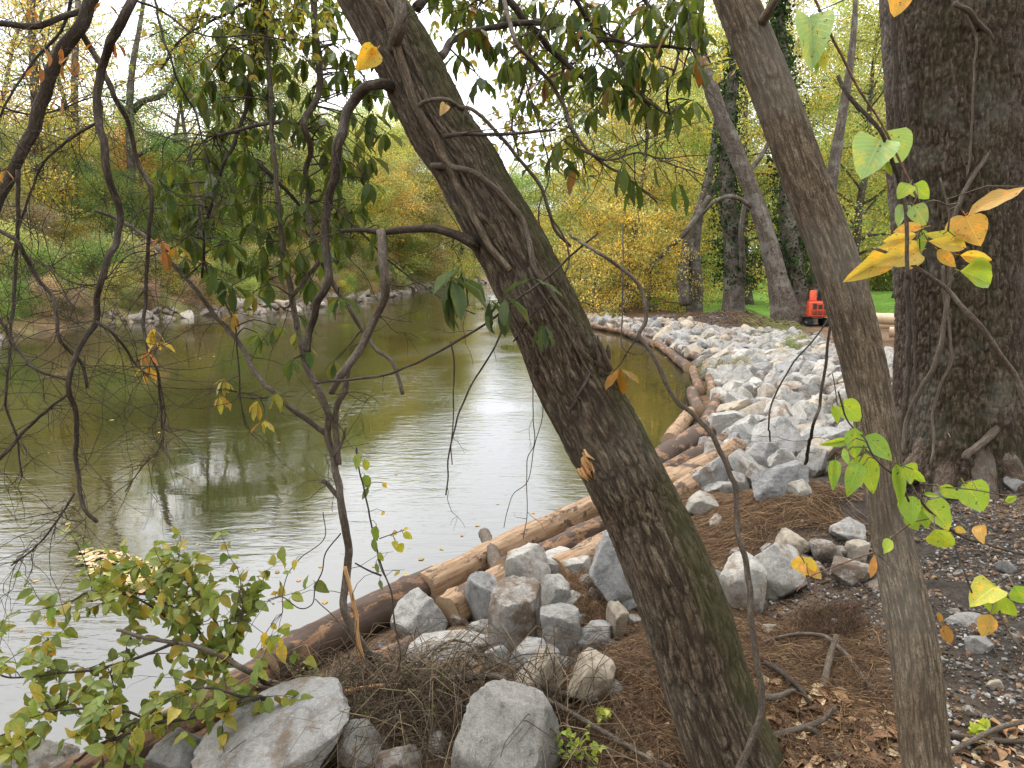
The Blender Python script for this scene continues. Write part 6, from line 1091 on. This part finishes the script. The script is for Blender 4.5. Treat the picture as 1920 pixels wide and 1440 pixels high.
for px, py in FL:
    p = onz(px, py, .004); a = rg.uniform(0, 6.28); c = [(.45, .3, .1), (.38, .2, .09), (.45, .32, .2), (.4, .32, .08)][rg.integers(4)]; L = rg.uniform(.035, .065) * (1.4 if py < 800 else 1.); o = link('floating_leaf', leaf_me('ovate', 'leaf_big', int(rg.integers(4))), None); B = basis(np.array([math.cos(a), math.sin(a), 0]), np.array([0, 0, 1.])) * L; B[:, 2] *= .2; o.matrix_world = Matrix([list(B[i]) + [p[i] + (.012 * L if i == 2 else 0)] for i in range(3)] + [[0, 0, 0, 1]]); o.color = tuple(vary(c)) + (1,)
    tag(o, 'single yellow brown fallen leaf floating on the water', 'leaf', 'fallen leaves floating on the water')
# ---------------------------------------------------------------- stones along the far bank
sh3 = [(rock_mesh('shore_stone', *rock_shape(500 + i, 3, .5, 28), m), m) for i, m in enumerate(['rock_shore', 'rock_shore', 'rock_tan', 'rock_shore', 'rock_soiled', 'rock_shore'])]
rg = np.random.default_rng(6); SS = []
for i in range(len(SH_L) - 1):
    (ax, ay), (bx, by) = SH_L[i], SH_L[i + 1]
    if ay < 20 or by > 92: continue
    L = math.hypot(bx - ax, by - ay); ox = -(by - ay) / L; oy = (bx - ax) / L
    for q in range(int(L / .16)):
        f = rg.random(); row = rg.uniform(-.15, .9); x, y = ax + (bx - ax) * f + ox * row, ay + (by - ay) * f + oy * row; px = 960 + x / y * F_PX
        if px < -60 or (px < 200 and rg.random() < .88) or (px < 420 and rg.random() < .35): continue
        s = rg.uniform(.1, .32) * (1.7 if rg.random() < .12 else 1) * np.interp(y, [25, 70], [.85, 1.5]); SS.append((s / y, x, y, s))
SS.sort(reverse=True); farg = Geo()
for k, (_a, x, y, s) in enumerate(SS):
    z = float(hgt(x, y)[0]) + s * .15; S = (s * rg.uniform(.9, 1.6), s, s * rg.uniform(.5, .9)); rot = (rg.uniform(-.5, .5), rg.uniform(-.5, .5), rg.uniform(0, 6.28))
    if k < 80:
        me, m = sh3[rg.integers(6)]; o = link('boulder', me, None, (x, y, z)); o.scale = S; o.rotation_euler = rot; far = 'near' if y < 34 else 'farther' if y < 45 else 'distant'; tag(o, f'{nm[m]} stone at the waterline of the far left bank, {far} stretch', 'boulder', f'{nm[m]} stones along the far waterline, {far} stretch')
    else:
        V, T = low[rg.integers(8)]; M = np.array((Matrix.Rotation(rot[2], 3, 'Z') @ Matrix.Rotation(rot[1], 3, 'Y'))); farg.add((V * np.array(S)) @ M.T + np.array([x, y, z]), None, T, bark=V + rg.uniform(0, 30, 3))
tag(link('shore_stones', farg.mesh('shore_stones', 'rock_shore', True, 30, 'rockp')), 'small pale stones lining the far left waterline', 'stones', kind='stuff')
# ---------------------------------------------------------------- labels: things alike are told apart by their order from the left
byl = {}
for o in scene.objects:
    if o.parent is None and 'label' in o and 'group' in o: byl.setdefault(o['label'], []).append(o)
ORD = ['leftmost', 'second from the left', 'third from the left', 'fourth from the left', 'fifth from the left', 'sixth from the left', 'seventh from the left', 'eighth from the left', 'ninth from the left', 'tenth from the left', 'eleventh from the left', 'twelfth from the left']
for lab, os_ in byl.items():
    if 2 <= len(os_) <= 12 and os_[0]['category'] in ('tree', 'shrub', 'boulder'):
        os_.sort(key=lambda o: o.location.x / max(.1, o.location.y))
        for k, o in enumerate(os_):
            t = f'{lab}, {ORD[k] if k < len(os_) - 1 else "rightmost"}'
            if len(t.replace(',', ' ').split()) <= 16: o['label'] = t
